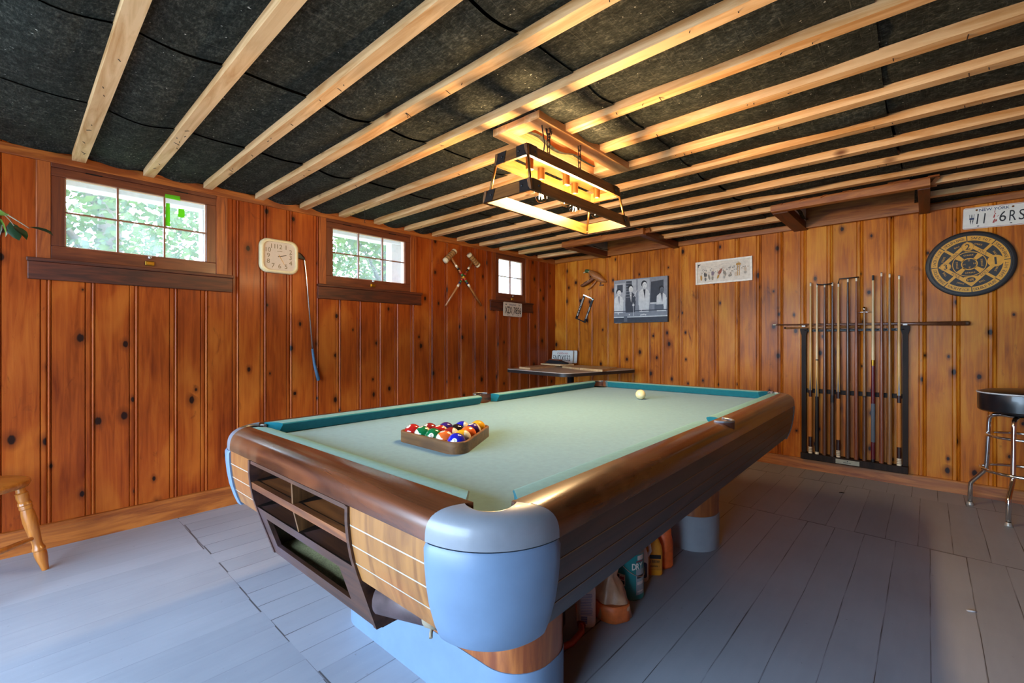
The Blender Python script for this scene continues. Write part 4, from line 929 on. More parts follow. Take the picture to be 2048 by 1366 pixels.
LAB = ['cue with orange wrapped grip, at the left end of the wall rack', 'black gripped cue with a slim dark ring, second from the left in the rack', 'plain brown one piece cue, third from the left in the rack', 'dark brown cue with black collar at mid height, left of an orange grip', 'orange gripped cue with cream banded butt, near the middle of the rack', 'plain dark brown cue just right of the middle orange gripped cue', 'plain reddish brown cue left of the shortest cue', 'shortest cue in the wall rack, white tipped with a metal clip', 'wine red cue with blue grey grip and brass joint', 'plain brown cue beside the wine red cue, tallest of the rack', 'tan brown plain cue, second from the right in the rack', 'orange wrapped cue at the right end of the rack']
def seg(par, name, mat, zs, rs, n=14):
    m = MB(); m.lathe([(0, zs[0])]+list(zip(rs, zs))+[(0, zs[-1])], n, None, False); return m.build(name, mat, par, auto=40)
for k, (x, zt) in enumerate(zip(CUEX, CTOP)):
    c = thing('pool_cue', LAB[k], 'pool cue', (x, YW-.052, .1505), 0, 'pool cues standing in the wall rack'); c.rotation_euler.x = rad(-.35); H = zt-.1505
    rt, rb = .0062, .0145; rad_at = lambda z: rb+(rt-rb)*min(1, z/H)**.9
    if k in (0, 4, 11):
        seg(c, 'butt', M_IVORY, [0, .055], [.0143, .0143]); b = seg(c, 'butt_sleeve', M_EBN, [.055, .14], [.0144, .0142])
        for q in range(3): seg(c, 'butt_ring', M_BLACK, [.016+.013*q, .019+.013*q], [.0147, .0147])
        seg(c, 'grip', M_ORW, [.14, .475], [.0142, .0132]); seg(c, 'forearm', M_EBN, [.475, .53], [.0131, .0128])
        seg(c, 'shaft', M_MAPLE, [.53, .75, H-.03], [.0128, .0118, rt]); 
        m = MB()
        for q in range(4): 
            a = pi/4+pi/2*q-pi/4; m.flat([(-.006, 0), (.006, 0), (0, .17)], Matrix.Translation((0, 0, .53)) @ Matrix.Rotation(a, 4, 'Z') @ Matrix.Translation((0, -.0131, 0)) @ Matrix.Rotation(rad(90)-.004, 4, 'X'))
        m.build('inlaid_point', M_EBN, c)
    elif k == 1:
        seg(c, 'butt', M_IVORY, [0, .02], [.0142, .0142]); seg(c, 'grip', M_BLW, [.02, .48], [.0142, .0130]); seg(c, 'shaft', M_MAPLE, [.48, .78], [.0128, .0105]); seg(c, 'joint_ring', M_BLACK, [.78, .79], [.0108, .0108]); seg(c, 'upper_shaft', M_ASH, [.79, H-.03], [.0104, rt])
        m = MB()
        for q in range(4): m.flat([(-.006, 0), (.006, 0), (0, .17)], Matrix.Translation((0, 0, .48)) @ Matrix.Rotation(pi/2*q, 4, 'Z') @ Matrix.Translation((0, -.0132, 0)) @ Matrix.Rotation(rad(90)-.004, 4, 'X'))
        m.build('inlaid_point', M_BLACK, c)
    elif k == 8:
        seg(c, 'bumper', M_BLACK, [0, .022], [.0135, .0145]); seg(c, 'butt_sleeve', M_WINE, [.022, .155], [.0146, .0142]); seg(c, 'grip', M_BLUEW, [.155, .455], [.0142, .0134]); seg(c, 'forearm', M_WINE, [.455, .75], [.0133, .0118]); seg(c, 'joint_collar', M_BRASS, [.75, .795], [.0122, .0120]); seg(c, 'shaft', M_ASH, [.795, H-.03], [.0116, .0066])
    elif k == 3:
        seg(c, 'butt', M_GREYW, [0, .44], [.0160, .0140]); seg(c, 'collar', M_BLACK, [.44, .50], [.0142, .0140]); seg(c, 'shaft', M_GREYW, [.50, H-.03], [.0128, rt])
    elif k == 7:
        seg(c, 'butt', M_WAL, [0, .50], [.0146, .0120]); seg(c, 'joint_ring', M_BLACK, [.50, .51], [.0122, .0122]); seg(c, 'shaft', M_OAKC, [.51, H-.03], [.0118, .0075])
    else:
        mat = {2: M_WAL, 5: M_GREYW, 6: M_MAH, 9: M_MAH, 10: M_OAKC}[k]; seg(c, 'shaft', mat, [0, .02, H*.5, H-.03], [.0145, .0155, .0125, rt])
    last = .0066 if k == 8 else rt
    if k == 8: seg(c, 'tip_cap', M_BLACK, [H-.04, H], [.0085, .0078])
    else: seg(c, 'ferrule', M_IVORY, [H-.03, H-.006], [last+.0003, last]); seg(c, 'tip', M_TIPB, [H-.006, H-.001, H], [last, last, last*.6])
    if k == 7:
        m = MB(); m.lathe([(0, H-.035), (.011, H-.033), (.011, H), (0, H+.003)], 14, None, False); m.tube([(-.045, 0, H-.045), (-.02, 0, H-.04), (.02, 0, H-.04), (.045, 0, H-.042)], .003, 6); m.build('metal_clip', M_CHROME, c)
h = thing('pool_cue', 'long brown cue resting flat across the top of the wall rack', 'pool cue', (-.39, YW-.036, 1.226)); h.rotation_euler.y = rad(.6)
m = MB(); m.tube([(-.60, 0, .004), (-.2, 0, .003), (.3, 0, .001), (.585, 0, 0)], [.0055, .008, .0125, .0165], 12); m.build('shaft', M_WAL, h)
m = MB(); m.tube([(-.625, 0, .004), (-.60, 0, .004)], .0057, 12); m.build('ferrule', M_IVORY, h)
m = MB(); m.tube([(.585, 0, 0), (.60, 0, 0), (.608, 0, 0)], [.0168, .0160, .010], 12); m.build('bumper', plain('brown_bumper', '#4a3018', .6), h)
h = thing('bridge_stick', 'slim brown stick lying on the rack top just below the long flat cue', 'bridge stick', (-.60, YW-.036, 1.2065))
m = MB(); m.tube([(-.315, 0, 0), (.20, 0, 0)], .0075, 10); m.build('stick', cw('tan_stick', '#7a4c24', '#a8703a'), h); m = MB(); m.tube([(-.328, 0, 0), (-.315, 0, 0)], .0085, 10); m.build('tip', M_BLACK, h)
# ------------------------------------------------------------------ things on the window wall
t = wall_thing('wall_clock', 'cream square wall clock with rounded corners between two windows', 'clock', 'left', 1.283, 1.699)
M_CREAM = plain('cream_plastic', '#d8c79a', .35, 0, .04); M_FACE = plain('clock_face', '#c9b7a2', .5, 0, .04); M_NUM = plain('olive_numerals', '#6a5a34', .5)
w, h = .262, .240; m = MB(); rings = []
for s, o in ((1, .002), (1, .022), (.97, .032), (.90, .036), (.84, .034), (.825, .024)):
    rings.append([(x, -o, y) for x, y in rrect(w*s, h*s, .055*s, 8)])
m.loft(rings, True, True); m.build('case', M_CREAM, t, auto=50)
m = MB(); m.flat(rrect(w*.83, h*.83, .046, 8), frame(.0245)); m.build('dial', M_FACE, t)
m = MB()
for k in range(1, 13):
    a = rad(90-30*k); r = 1/max(abs(cos(a)), abs(sin(a)))*.077; x, y = r*cos(a)*.98, r*sin(a)*.90
    if k in (1, 2, 4, 5, 7, 8, 10, 11): x, y = .078*1.1*cos(a)*1.02, .078*1.02*sin(a)
    m.text(str(k), frame(.0248, x, y), None, .031)
m.mi = 0; m.flat([(-.018, .034), (.018, .034), (.018, .037), (-.018, .037)], frame(.0248)); m.build('numerals', M_NUM, t)
for nm, L, wd, hr in (('hour_hand', .048, .0032, 75), ('minute_hand', .068, .0024, 150)):
    m = MB(); a = rad(90-hr); m.flat([(-.012, -wd), (L, -wd*.6), (L, wd*.6), (-.012, wd)], frame(.0262 if hr > 100 else .0255, 0, 0, a)); m.build(nm, M_BLACK if hr < 100 else plain('gold_hand', '#b08a3c', .4, .3), t)
m = MB(); m.flat(rrect(w*.83, h*.83, .046, 8), frame(.031)); m.build('clock_glass', glass('clock_cover'), t)
# golf club leaning on its head hook
t = wall_thing('golf_club', 'golf iron with worn blue rubber grip hung head up beside the clock', 'golf club', 'left', 1.46, 1.72)
a = (0, -.018, -.02); b = (.060, -.020, -.69); e = (.108, -.022, -.930)
m = MB(); m.tube([(-.002, -.018, -.008), (.004, -.018, -.03), (.018, -.019, -.16), (.060, -.020, -.69)], [.0065, .0055, .0045, .0062], 10); m.build('shaft', plain('steel_shaft', '#b9a79a', .25, .9), t)
m = MB(); m.tube([(.060, -.020, -.685), (.075, -.021, -.80), (.106, -.022, -.925)], [.0085, .0105, .0135], 12); m.build('grip', plain('blue_grip', '#3c5a72', .7, 0, .2, 120, .3), t)
m = MB(); m.loft([[(x, -.018-o, z) for x, z, o in r] for r in ([(-.004, -.012, .008), (.006, -.006, .0), (.006, -.016, -.004), (-.002, -.022, .004)], [(-.030, .012, .012), (-.018, .020, .0), (-.016, -.006, -.004), (-.030, -.016, .006)], [(-.060, .026, .014), (-.052, .034, .0), (-.050, .000, -.004), (-.060, -.008, .006)])], True, True, False); m.build('club_head', plain('dark_steel', '#4c4844', .3, .9), t, auto=30)
m = MB(); m.tube([(-.015, -.001, -.002), (-.015, -.03, -.004)], .0022, 6); m.build('nail', M_IRON, t)
# crossed croquet mallets
def mallet(lab, u, z, hu, hz, eu, ez, out, cols, grp):
    t = wall_thing('croquet_mallet', lab, 'croquet mallet', 'left', hu, hz, grp)
    d = Vector((eu-hu, 0, ez-hz)); L = d.length; d.normalize(); p = Vector((d.z, 0, -d.x)); 
    m = MB(); m.tube([(0, -out, 0), tuple(d*L*.5+Vector((0, -out, 0))), tuple(d*L+Vector((0, -out+.004, 0)))], [.0105, .011, .0095], 10); m.build('handle', cw('mallet_handle', '#8a5026', '#b57a42'), t)
    M_H = cw('mallet_head', '#8f6236', '#bb8c52'); prof = [(-.085, .022), (-.083, .027), (-.064, .028), (-.062, .025), (-.050, .025), (-.048, .0275), (.048, .0275), (.050, .025), (.062, .025), (.064, .028), (.083, .027), (.085, .022)]
    MX = Matrix.Translation((0, -out, 0)) @ p.to_track_quat('Z', 'Y').to_matrix().to_4x4()
    m = MB(); m.lathe([(0, -.085)]+[(r, zz) for zz, r in prof]+[(0, .085)], 20, MX, False); hd = m.build('head', M_H, t, auto=40)
    for s in (-1, 1):
        m = MB(); m.lathe([(0, s*.0852), (.026, s*.0852), (.0283, s*.078), (.0283, s*.064)], 20, MX, False); m.build('end_band', plain('worn_cream%d' % (s+1), '#d8c8a4', .5), hd)
    for q in (-.056, -.025, .0, .025, .056):
        m = MB(); m.lathe([(.0286, q-.0025), (.0286, q+.0025)], 20, MX, False); m.build('groove_band', plain('dark_groove', '#3a2414', .6), hd)
    for f, w, c in cols:
        m = MB(); m.tube([tuple(d*L*f+Vector((0, -out, 0))), tuple(d*L*(f+w)+Vector((0, -out, 0)))], .0118, 10); m.build('painted_band', {'w': M_IVORY, 'k': M_BLACK, 'g': plain('band_green', '#2f6a3c', .5), 'r': plain('band_red', '#b03024', .5), 'y': plain('band_yellow', '#d8a02c', .5), 'b': plain('band_navy', '#26304e', .5)}[c], t)
BD = [(.17, .045, 'w'), (.225, .035, 'k'), (.30, .04, 'r'), (.345, .04, 'g'), (.39, .03, 'y'), (.43, .03, 'r'), (.47, .03, 'g'), (.505, .035, 'b'), (.55, .05, 'w')]
mallet('croquet mallet with left hand head, its striped handle running down to the right', 0, 0, 2.838, 1.912, 3.262, 1.457, .046, BD, 'crossed croquet mallets')
mallet('croquet mallet with right hand head, its striped handle running down to the left', 0, 0, 3.168, 1.918, 2.805, 1.431, .024, BD, 'crossed croquet mallets')
# ------------------------------------------------------------------ bar stool
st = thing('bar_stool', 'chrome bar stool with round black vinyl seat near the back wall', 'stool', (.43, 4.20, 0), 0)
m = MB(); m.lathe([(0, .655), (.185, .655), (.196, .664), (.198, .70), (.198, .765), (.196, .772), (.188, .779), (.15, .79), (.08, .797), (0, .799)], 48, None, False); se = m.build('seat', plain('black_vinyl', '#16171b', .3, 0, .1, 30, .05, .2), st, auto=35)
m = MB(); m.tube([(.198*cos(a), .198*sin(a), .772) for a in [2*pi*k/60 for k in range(60)]], .0045, 8, False, True); m.build('piping', plain('white_piping', '#d8d8d6', .4), se)
m = MB(); m.lathe([(0, .632), (.09, .632), (.09, .655), (0, .655)], 24, None, False); m.build('seat_plate', M_IRON, st)
for k in range(4):
    a = rad(155+96*k if k < 2 else 155+90*k); dx, dy = cos(a), sin(a); P = []
    for r, z in [(0, .625), (.10, .626), (.125, .622), (.143, .612), (.152, .595), (.155, .57), (.158, .45), (.166, .30), (.170, .262), (.180, .244), (.236, .165), (.244, .150), (.246, .13), (.247, .012)]: P.append((r*dx, r*dy, z))
    m = MB(); m.tube(P, .0125, 12); lg = m.build('leg', M_CHROME, st)
    m = MB(); m.lathe([(0, 0), (.019, 0), (.019, .006), (.015, .02), (.0128, .024)], 16, Matrix.Translation((.247*dx, .247*dy, 0)), False); m.build('foot_glide', plain('worn_glide', '#a7a39a', .4, .5), lg)
for nm, r, z, rr_ in (('upper_ring', .157, .50, .008), ('foot_ring', .182, .285, .0095)):
    m = MB(); m.tube([(r*cos(a), r*sin(a), z) for a in [2*pi*k/60 for k in range(60)]], rr_, 10, False, True); m.build(nm, M_CHROME, st)
# ------------------------------------------------------------------ honey coloured turned leg chair at the left edge
FX, FY = -3.03, .018; Rv = Vector((.738, .675, 0)); Fv = Vector((-.675, .738, 0))
ch = thing('wooden_chair', 'honey coloured wooden chair with turned legs standing below the large window', 'chair', (-3.155, -.215, 0), rad(42.4))
M_HON = wood('honey_oak', '#a05a1a', '#cf8436', 'z', 1, .3, .4, 0, .5); M_HONX = wood('honey_oak_seat', '#a05a1a', '#cf8436', 'x', 1, .3, .4, 0, .5)
def leg_prof(L): return [(0, .013), (.03, .0165), (.055, .021), (.085, .0235), (.10, .0215), (.105, .0245), (.115, .0235), (.12, .020), (.14, .018), (.19, .022), (.25, .0265), (.29, .0245), (.31, .021), (.315, .0245), (.325, .0235), (.33, .0225), (.335, .0255), (.345, .0235), (.35, .020), (.372, .0235), (.385, .022), (.39, .0235), (.395, .018), (L, .014)]
HX = .17
for sx in (-1, 1):
    for sy in (-1, 1):
        foot = Vector((sx*.235, sy*.215, 0)); top = Vector((sx*.165, sy*.16, .425)); d = top-foot; L = d.length
        mm = Matrix.Translation(foot) @ d.to_track_quat('Z', 'Y').to_matrix().to_4x4(); m = MB(); m.lathe([(0, 0)]+[(r, min(z, L)) for z, r in leg_prof(L)], 18, mm, False); m.build('leg', M_HON, ch, auto=35)
for sx in (-1, 1):
    m = MB(); m.tube([(sx*.21, -.19, .165), (sx*.21, 0, .165), (sx*.21, .19, .165)], [.009, .014, .009], 10); m.build('stretcher', M_HONX, ch)
m = MB(); m.tube([(-.21, 0, .165), (0, 0, .165), (.21, 0, .165)], [.009, .014, .009], 10); m.build('stretcher', M_HONX, ch)
m = MB(); rings = []
for s, z in ((.90, .415), (.97, .42), (1, .436), (.99, .447), (.95, .452), (.6, .447)): rings.append([(x, y, z) for x, y in rrect(.47*s, .44*s, .12*s, 8)])
m.loft(rings, True, True); m.build('seat', M_HONX, ch, auto=50)
for k in range(7):
    x = -.165+.055*k; m = MB(); m.tube([(x, -.19, .445), (x*1.12, -.235, .66), (x*1.2, -.28, .86)], [.008, .0105, .007], 8); m.build('spindle', M_HON, ch)
m = MB(); m.tube([(-.23, -.275, .87), (-.12, -.295, .885), (0, -.30, .89), (.12, -.295, .885), (.23, -.275, .87)], [.02, .026, .028, .026, .02], 10); m.build('crest_rail', M_HONX, ch)
# ------------------------------------------------------------------ ficus reaching in from the left
pl_ = thing('ficus_plant', 'glossy green ficus plant whose branch hangs beside the large window', 'plant', (-2.98, -.78, 0))
m = MB(); m.lathe([(0, 0), (.12, 0), (.155, .27), (.165, .27), (.165, .29), (.15, .29), (.145, .25), (0, .25)], 28, None, False); m.build('pot', plain('terracotta', '#8f4f32', .7), pl_, auto=40)
tips = [((-2.80, -.2, 1.75), 10), ((-2.85, -.25, 1.5), 8), ((-2.75, -.1, 1.62), 9), ((-2.9, -.35, 1.7), 9), ((-3.15, -.55, 1.55), 8), ((-2.8, -1.0, 1.6), 8), ((-3.1, -1.0, 1.4), 8), ((-2.6, -.5, 1.2), 8)]
br = MB(); br.tube([(0, 0, .25), (.01, .02, .7), (.0, .05, 1.1), (.03, .1, 1.55)], [.016, .014, .011, .006], 8)
lf = MB(); rr = random.Random(11)
def leaf(m, p, d, L):
    d = d.normalized(); s = d.cross(Vector((rr.uniform(-.4, .4), rr.uniform(-.4, .4), 1))).normalized(); nn = s.cross(d); m.mi = rr.randrange(3)
    V = [(0, 0, 0), (.22, .22, -.02), (.5, .27, -.05), (.78, .16, -.12), (1, 0, -.22)]
    C0 = [m._v(p+d*L*a+nn*L*c) for a, b, c in V]; A = [m._v(p+d*L*a+s*L*b+nn*L*(c+.06)) for a, b, c in V[1:4]]; B = [m._v(p+d*L*a-s*L*b+nn*L*(c+.06)) for a, b, c in V[1:4]]
    for Q in (A, B):
        m._f([C0[0], C0[1], Q[0]], True); m._f([C0[1], C0[2], Q[1], Q[0]], True); m._f([C0[2], C0[3], Q[2], Q[1]], True); m._f([C0[3], C0[4], Q[2]], True)
for tp, n in tips:
    tp = Vector(tp)-Vector((-2.98, -.78, 0)); b0 = Vector((.02, .07, rr.uniform(.9, 1.45))); mid = (b0+tp)/2+Vector((0, 0, .16)); pts = [b0*(1-t)**2+mid*2*t*(1-t)+tp*t*t for t in [k/10 for k in range(11)]]
    br.tube(pts, [.005-.0036*k/10 for k in range(11)], 6)
    for k in range(n):
        t = .35+.65*k/(n-1); i = min(9, int(t*10)); p = pts[i].lerp(pts[i+1], t*10-i); tg = pts[i+1]-pts[i]
        d = tg.normalized()+Vector((rr.uniform(-.7, .7), rr.uniform(-.7, .7), rr.uniform(-.9, .1))) if k < n-1 else tg+Vector((0, 0, -.3))*tg.length
        leaf(lf, p, d, rr.uniform(.055, .08))
O = Vector((-2.98, -.78, 0))
main = [Vector(p)-O for p in ((-2.95, -.68, 1.55), (-2.88, -.4, 1.66), (-2.80, -.19, 1.665), (-2.719, -.114, 1.655), (-2.633, -.036, 1.60), (-2.577, .016, 1.553), (-2.55, .04, 1.53))]
br.tube(main, [.005, .0045, .004, .0035, .003, .0022, .0015], 6)
br.tube([main[4], Vector((-2.60, -.01, 1.56))-O, Vector((-2.565, .0, 1.535))-O], .0015, 6)
low = [Vector(p)-O for p in ((-2.95, -.7, 1.2), (-2.85, -.4, 1.36), (-2.747, -.14, 1.37), (-2.65, -.05, 1.31))]; br.tube(low, [.004, .003, .0025, .0015], 6)
rgt, dn = Vector((.738, .675, 0)), Vector((0, 0, -1))
for u, z, a, b, L in ((0, .0, 1, -.15, .085), (-.055, .005, .8, -.6, .07), (-.075, .02, .25, -1, .075), (-.10, .03, -.25, -1, .075), (-.10, .035, .5, -.8, .08), (-.14, .055, .2, -1, .08), (-.15, .05, .9, -.5, .08), (-.17, .075, -.3, -1, .08), (-.19, .08, .6, .2, .08), (-.21, .085, .3, -1, .08), (-.24, .10, .7, -.6, .085), (-.12, .045, .8, .15, .07)):
    leaf(lf, Vector((-2.56, .03, 1.535))-O+rgt*u+Vector((0, 0, z))+Vector((rr.uniform(-.01, .01), rr.uniform(-.01, .01), 0)), rgt*a+dn*-b+Vector((-.675, .738, 0))*rr.uniform(-.3, .3), L)
for u, z, a, b, L in ((-.02, 0, .3, -1, .07), (-.04, .03, .7, -.6, .07), (-.09, .04, .3, -1, .08), (-.13, .05, -.1, -1, .08)):
    leaf(lf, Vector((-2.65, -.05, 1.31))-O+rgt*u+Vector((0, 0, z)), rgt*a+dn*-b, L)
br.build('branch', plain('ficus_bark', '#7c6a52', .7), pl_)
lf.build('foliage', [plain('leaf_a', '#2c4a26', .3, 0, .2, 30, 0, .3), plain('leaf_b', '#5f7a30', .35, 0, .2, 30, 0, .2), plain('leaf_c', '#22391f', .3, 0, .2, 30, 0, .3)], pl_)
# ------------------------------------------------------------------ corner table with odds and ends
ctz = .80; ct = thing('pedestal_table', 'square pedestal table with grey top and black edge in the room corner', 'table', (-2.78, 3.955, 0), rad(-10))
M_LAM = plain('grey_tan_laminate', '#bdb0a2', .45, 0, .06, 30)
m = MB(); m.prism(rrect(.93, 1.06, .10, 8), ctz-.006, ctz); m.build('tabletop', M_LAM, ct, auto=30)
m = MB(); m.prism(rrect(.936, 1.066, .103, 8), ctz-.036, ctz-.006); m.build('table_edge', plain('black_edge', '#262322', .5), ct, auto=30)
m = MB(); m.lathe([(.035, .06), (.035, ctz-.04)], 16); m.build('column', M_BLACK, ct)
m = MB(); m.bx(-.20, .20, -.20, .20, ctz-.046, ctz-.036); m.build('top_plate', M_BLACK, ct)
m = MB()
for a in (0, pi/2): m.box((0, 0, .035), (.6, .06, .05), Matrix.Rotation(a, 3, 'Z'), .01)
m.lathe([(.06, .05), (.036, .12)], 16); m.build('base', M_BLACK, ct)
M_PLK = wood('pale_pine_plank', '#c29a66', '#e0c294', 'x', 1.4, .6, 0, 0, .5); M_PLKY = wood('pale_pine_plank_long', '#b98a5a', '#d8b488', 'y', 1.4, .6, 0, 0, .5)
def plank(label, P, z0, t, mat):
    cx, cy = sum(p[0] for p in P)/len(P), sum(p[1] for p in P)/len(P); m = MB(); m.prism([(x-cx, y-cy) for x, y in P], 0, t)
    o = m.build('wooden_plank', mat); o.location = (cx, cy, z0); return tag(o, label, 'plank', 'planks on the corner table')
plank('pale plank along the left side of the corner table under the black brush', [(-3.19, 3.60), (-2.99, 3.545), (-3.05, 4.22), (-3.25, 4.22)], ctz, .020, M_PLKY)
plank('long pale plank along the back right edge of the corner table, right half', [(-2.60, 3.86), (-2.285, 3.77), (-2.40, 4.25), (-2.62, 4.27)], ctz, .020, M_PLK)
plank('short pale plank behind the black brush, left of the long plank', [(-2.95, 4.04), (-2.61, 3.87), (-2.63, 4.28), (-2.93, 4.33)], ctz, .018, M_PLK)
bb = thing('folded_board', 'thin tan board raised on the planks beneath the black brush', 'board', (-3.08, 4.12, ctz+.021), rad(-12)); m = MB(); m.bx(-.17, .17, -.10, .10, 0, .016, .002); m.build('board', M_PLK, bb)
bk = thing('table_brush', 'black table brush with reddish wooden back lying in front of the white plates', 'brush', (-3.08, 4.12, ctz+.0372), rad(-12))
m = MB(); m.loft([[(-.17, -.03, .004), (-.17, .03, .004), (-.17, .03, .012), (-.17, -.03, .012)], [(-.09, -.036, .0), (-.09, .036, .0), (-.09, .036, .040), (-.09, -.036, .040)], [(.05, -.036, 0), (.05, .036, 0), (.05, .036, .034), (.05, -.036, .034)], [(.16, -.028, 0), (.16, .028, 0), (.16, .028, .014), (.16, -.028, .014)]], True, True, False); m.build('bristles', plain('black_bristle', '#17161a', .8, 0, .3, 300, .3), bk)
m = MB(); m.loft([[(-.10, -.032, .041), (-.10, .032, .041), (-.10, .032, .050), (-.10, -.032, .050)], [(.06, -.032, .036), (.06, .032, .036), (.06, .032, .045), (.06, -.032, .045)]], True, True, False); m.build('wooden_back', M_MAH, bk)
def leanplate(label, x, y, z, tilt, txt):
    t = thing('license_plate', label, 'licence plate', (x, y, z), rad(2), 'car licence plates'); t.rotation_euler.x = rad(-tilt)
    m = MB(); m.prism(rrect(.305, .152, .014), 0, .0015, frame(0)); m.build('plate', M_PAPER, t)
    m = MB(); m.tube([frame(.0015) @ Vector((a, b, 0)) for a, b in rrect(.300, .148, .013)], .0016, 6, False, True); m.build('rim', M_PAPER, t)
    if txt:
        m = MB(); m.text('California', frame(.003, 0, .045), .15, .026, .3); m.build('script_lettering', M_RED, t)
        m = MB(); m.text('5NDX032', frame(.003, -.01, -.015), .25, .07); m.build('number_lettering', M_BLACK, t)
    return t
leanplate('speckled white California licence plate leaning on the corner table behind the brush', -3.265, 4.475, .898, 6, True)
leanplate('second white licence plate standing just behind the California plate', -3.235, 4.515, .901, 5, False)
# ------------------------------------------------------------------ things stored under the pool table
M_HDPE = plain('white_bottle', '#cfc6c0', .4, 0, .04); M_LBL = plain('label_blue_grey', '#8a93b0', .5); M_BAR = plain('label_bar_blue', '#39528f', .5)
b = thing('white_bottle', 'white plastic bottle with ribbed cap and printed back label under the table edge', 'bottle', (-.978, 1.495, 0), rad(40)); b.scale = (.74, .8, .80)
m = MB(); rings = []
for s, z in ((.80, 0), (.93, .004), (1, .016), (1, .16), (.97, .178), (.82, .196), (.52, .208), (.40, .212)): rings.append([(x, y, z) for x, y in rrect(.098*s, .062*s, .028*s, 6)])
m.loft(rings, True, True); m.build('body', M_HDPE, b, auto=50)
m = MB(); m.lathe([(0, .212), (.021, .212), (.022, .218), (.022, .240), (.020, .244), (0, .244)], 20, None, False); m.build('cap', plain('cap_white', '#d6ccc6', .45), b, auto=40)
m = MB(); F = frame(.0316)
for k in range(14): m.flat([(-.032, .066+.0075*k-.004), (.032-rr.uniform(0, .012), .066+.0075*k-.004), (.032-rr.uniform(0, .012), .066+.0075*k), (-.032, .066+.0075*k)], F)
m.mi = 1
for k in range(7): m.flat([(-.03, .022+.005*k), (.002, .022+.005*k), (.002, .0255+.005*k), (-.03, .0255+.005*k)], F)
m.build('printed_label', [M_LBL, M_BAR], b)
g = thing('plastic_bag', 'translucent beige plastic bag knotted over orange contents beside the white bottle', 'bag', (-.955, 1.625, 0)); g.scale = (.85, .85, .9)
m = MB(); rings = []
for z, rx, ry in ((0, .085, .07), (.01, .10, .08), (.06, .098, .08), (.10, .085, .07), (.14, .06, .055), (.17, .035, .035), (.20, .045, .03), (.26, .055, .03), (.30, .06, .025)):
    rings.append([((rx*(1+.14*sin(a*5+z*30))+.0)*cos(a), ry*(1+.12*sin(a*7-z*20))*sin(a), z+.006*sin(a*6)*(z > .01)) for a in [2*pi*k/42 for k in range(42)]])
m.loft(rings, True, True); m.build('bag', plain('bag_film', '#b08a6c', .35, 0, .25, 20, .2, .2, Transmission_Weight=.0), g)
m = MB(); m.loft([[((.088+.008*sin(4*a))*cos(a)+.016, .072*sin(a)-.016, z) for a in [2*pi*k/24 for k in range(24)]] for z in (.003, .05, .075)], True, True); m.build('orange_contents', plain('orange_content', '#d06a34', .5, 0, .2, 25), g)
c = thing('paint_can', 'teal gallon paint can with wire bail and white lettering under the table', 'paint can', (-.968, 1.81, 0), rad(36)); c.scale = (.80, .80, 1.06)
M_TL = plain('can_teal', '#1f7f82', .35, 0, .06, 20, 0, .2)
m = MB(); m.lathe([(0, 0), (.083, 0), (.085, .004), (.083, .008), (.083, .182), (.085, .186), (.085, .191), (.078, .191), (.076, .184), (0, .184)], 40, None, False); m.build('can', M_TL, c, auto=40)
m = MB(); m.lathe([(.086, .181), (.0868, .187), (.085, .193), (.076, .193), (.070, .188), (0, .188)], 36, None, False); m.build('lid', plain('tin_lid', '#8a7f74', .3, .8), c, auto=40)
def wrap(m, P, r=.0837):  # (angle degrees from -y, z) drawn on the can's side
    m._f([m._v((r*sin(rad(a)), -r*cos(rad(a)), z)) for a, z in P])
def wrect(m, a0, a1, z0, z1, r=.0837, n=6):
    for k in range(n): p, q_ = a0+(a1-a0)*k/n, a0+(a1-a0)*(k+1)/n; wrap(m, [(p, z0), (q_, z0), (q_, z1), (p, z1)], r)
m = MB(); wrect(m, -62, -18, .055, .10); m.mi = 1; wrect(m, -50, -40, .062, .095, .0839); wrect(m, -38, -20, .06, .075, .0839); m.mi = 2; wrect(m, -38, -22, .078, .09, .0839); m.mi = 3; wrect(m, 22, 64, .02, .12); m.mi = 1; wrect(m, 26, 60, .085, .098, .0839); m.mi = 0; wrect(m, 26, 60, .06, .072, .0839); wrect(m, 26, 56, .03, .036, .0839); wrect(m, 28, 62, .158, .176); m.mi = 2; wrect(m, 22, 58, .150, .155, .0839)
m.build('printed_label', [plain('label_pale', '#c6bcb4', .5), plain('label_dark', '#2c2c30', .5), plain('label_maroon', '#8a3a44', .5), plain('label_grey', '#8f9aa0', .5)], c)
m = MB()
def wtext(s, a0, z, hgt, da):
    for i, chh in enumerate(s):
        a = rad(a0+da*i); m.text(chh, Matrix.Translation((.0842*sin(a), -.0842*cos(a), z)) @ Matrix.Rotation(a, 4, 'Z') @ Matrix.Rotation(pi/2, 4, 'X'), None, hgt, 0, 0, .03)
wtext('DRY', 14, .134, .026, 15); m.build('white_lettering', M_PAPER, c)
m = MB(); m.lathe([(0, 0), (.016, 0), (.016, .004), (.012, .005), (0, .005)], 20, Matrix.Translation((.083*sin(rad(-35)), -.083*cos(rad(-35)), .145)) @ Matrix.Rotation(rad(-35), 4, 'Z') @ Matrix.Rotation(pi/2, 4, 'X'), False); m.build('bail_ear', M_BLACK, c)
m = MB(); pts = []
for k in range(15):
    a = -35+180*k/14; pts.append((.0875*sin(rad(a)), -.0875*cos(rad(a)), .145-.055*sin(pi*k/14))); 
m.tube(pts, .0016, 6); m.build('bail_wire', M_CHROME, c)
j = thing('white_jug', 'white plastic jug with loop handle and dark label behind the teal can', 'jug', (-.985, 1.945, 0), rad(38)); j.scale = (.78, .78, .78)
m = MB(); rings = []
for s, z in ((.88, 0), (1, .008), (1, .13), (.92, .16), (.66, .20), (.34, .235), (.28, .245)): rings.append([(x, y, z) for x, y in rrect(.105*s, .075*s, .025*s, 5)])
m.loft(rings, True, True); m.build('body', M_HDPE, j, auto=50)
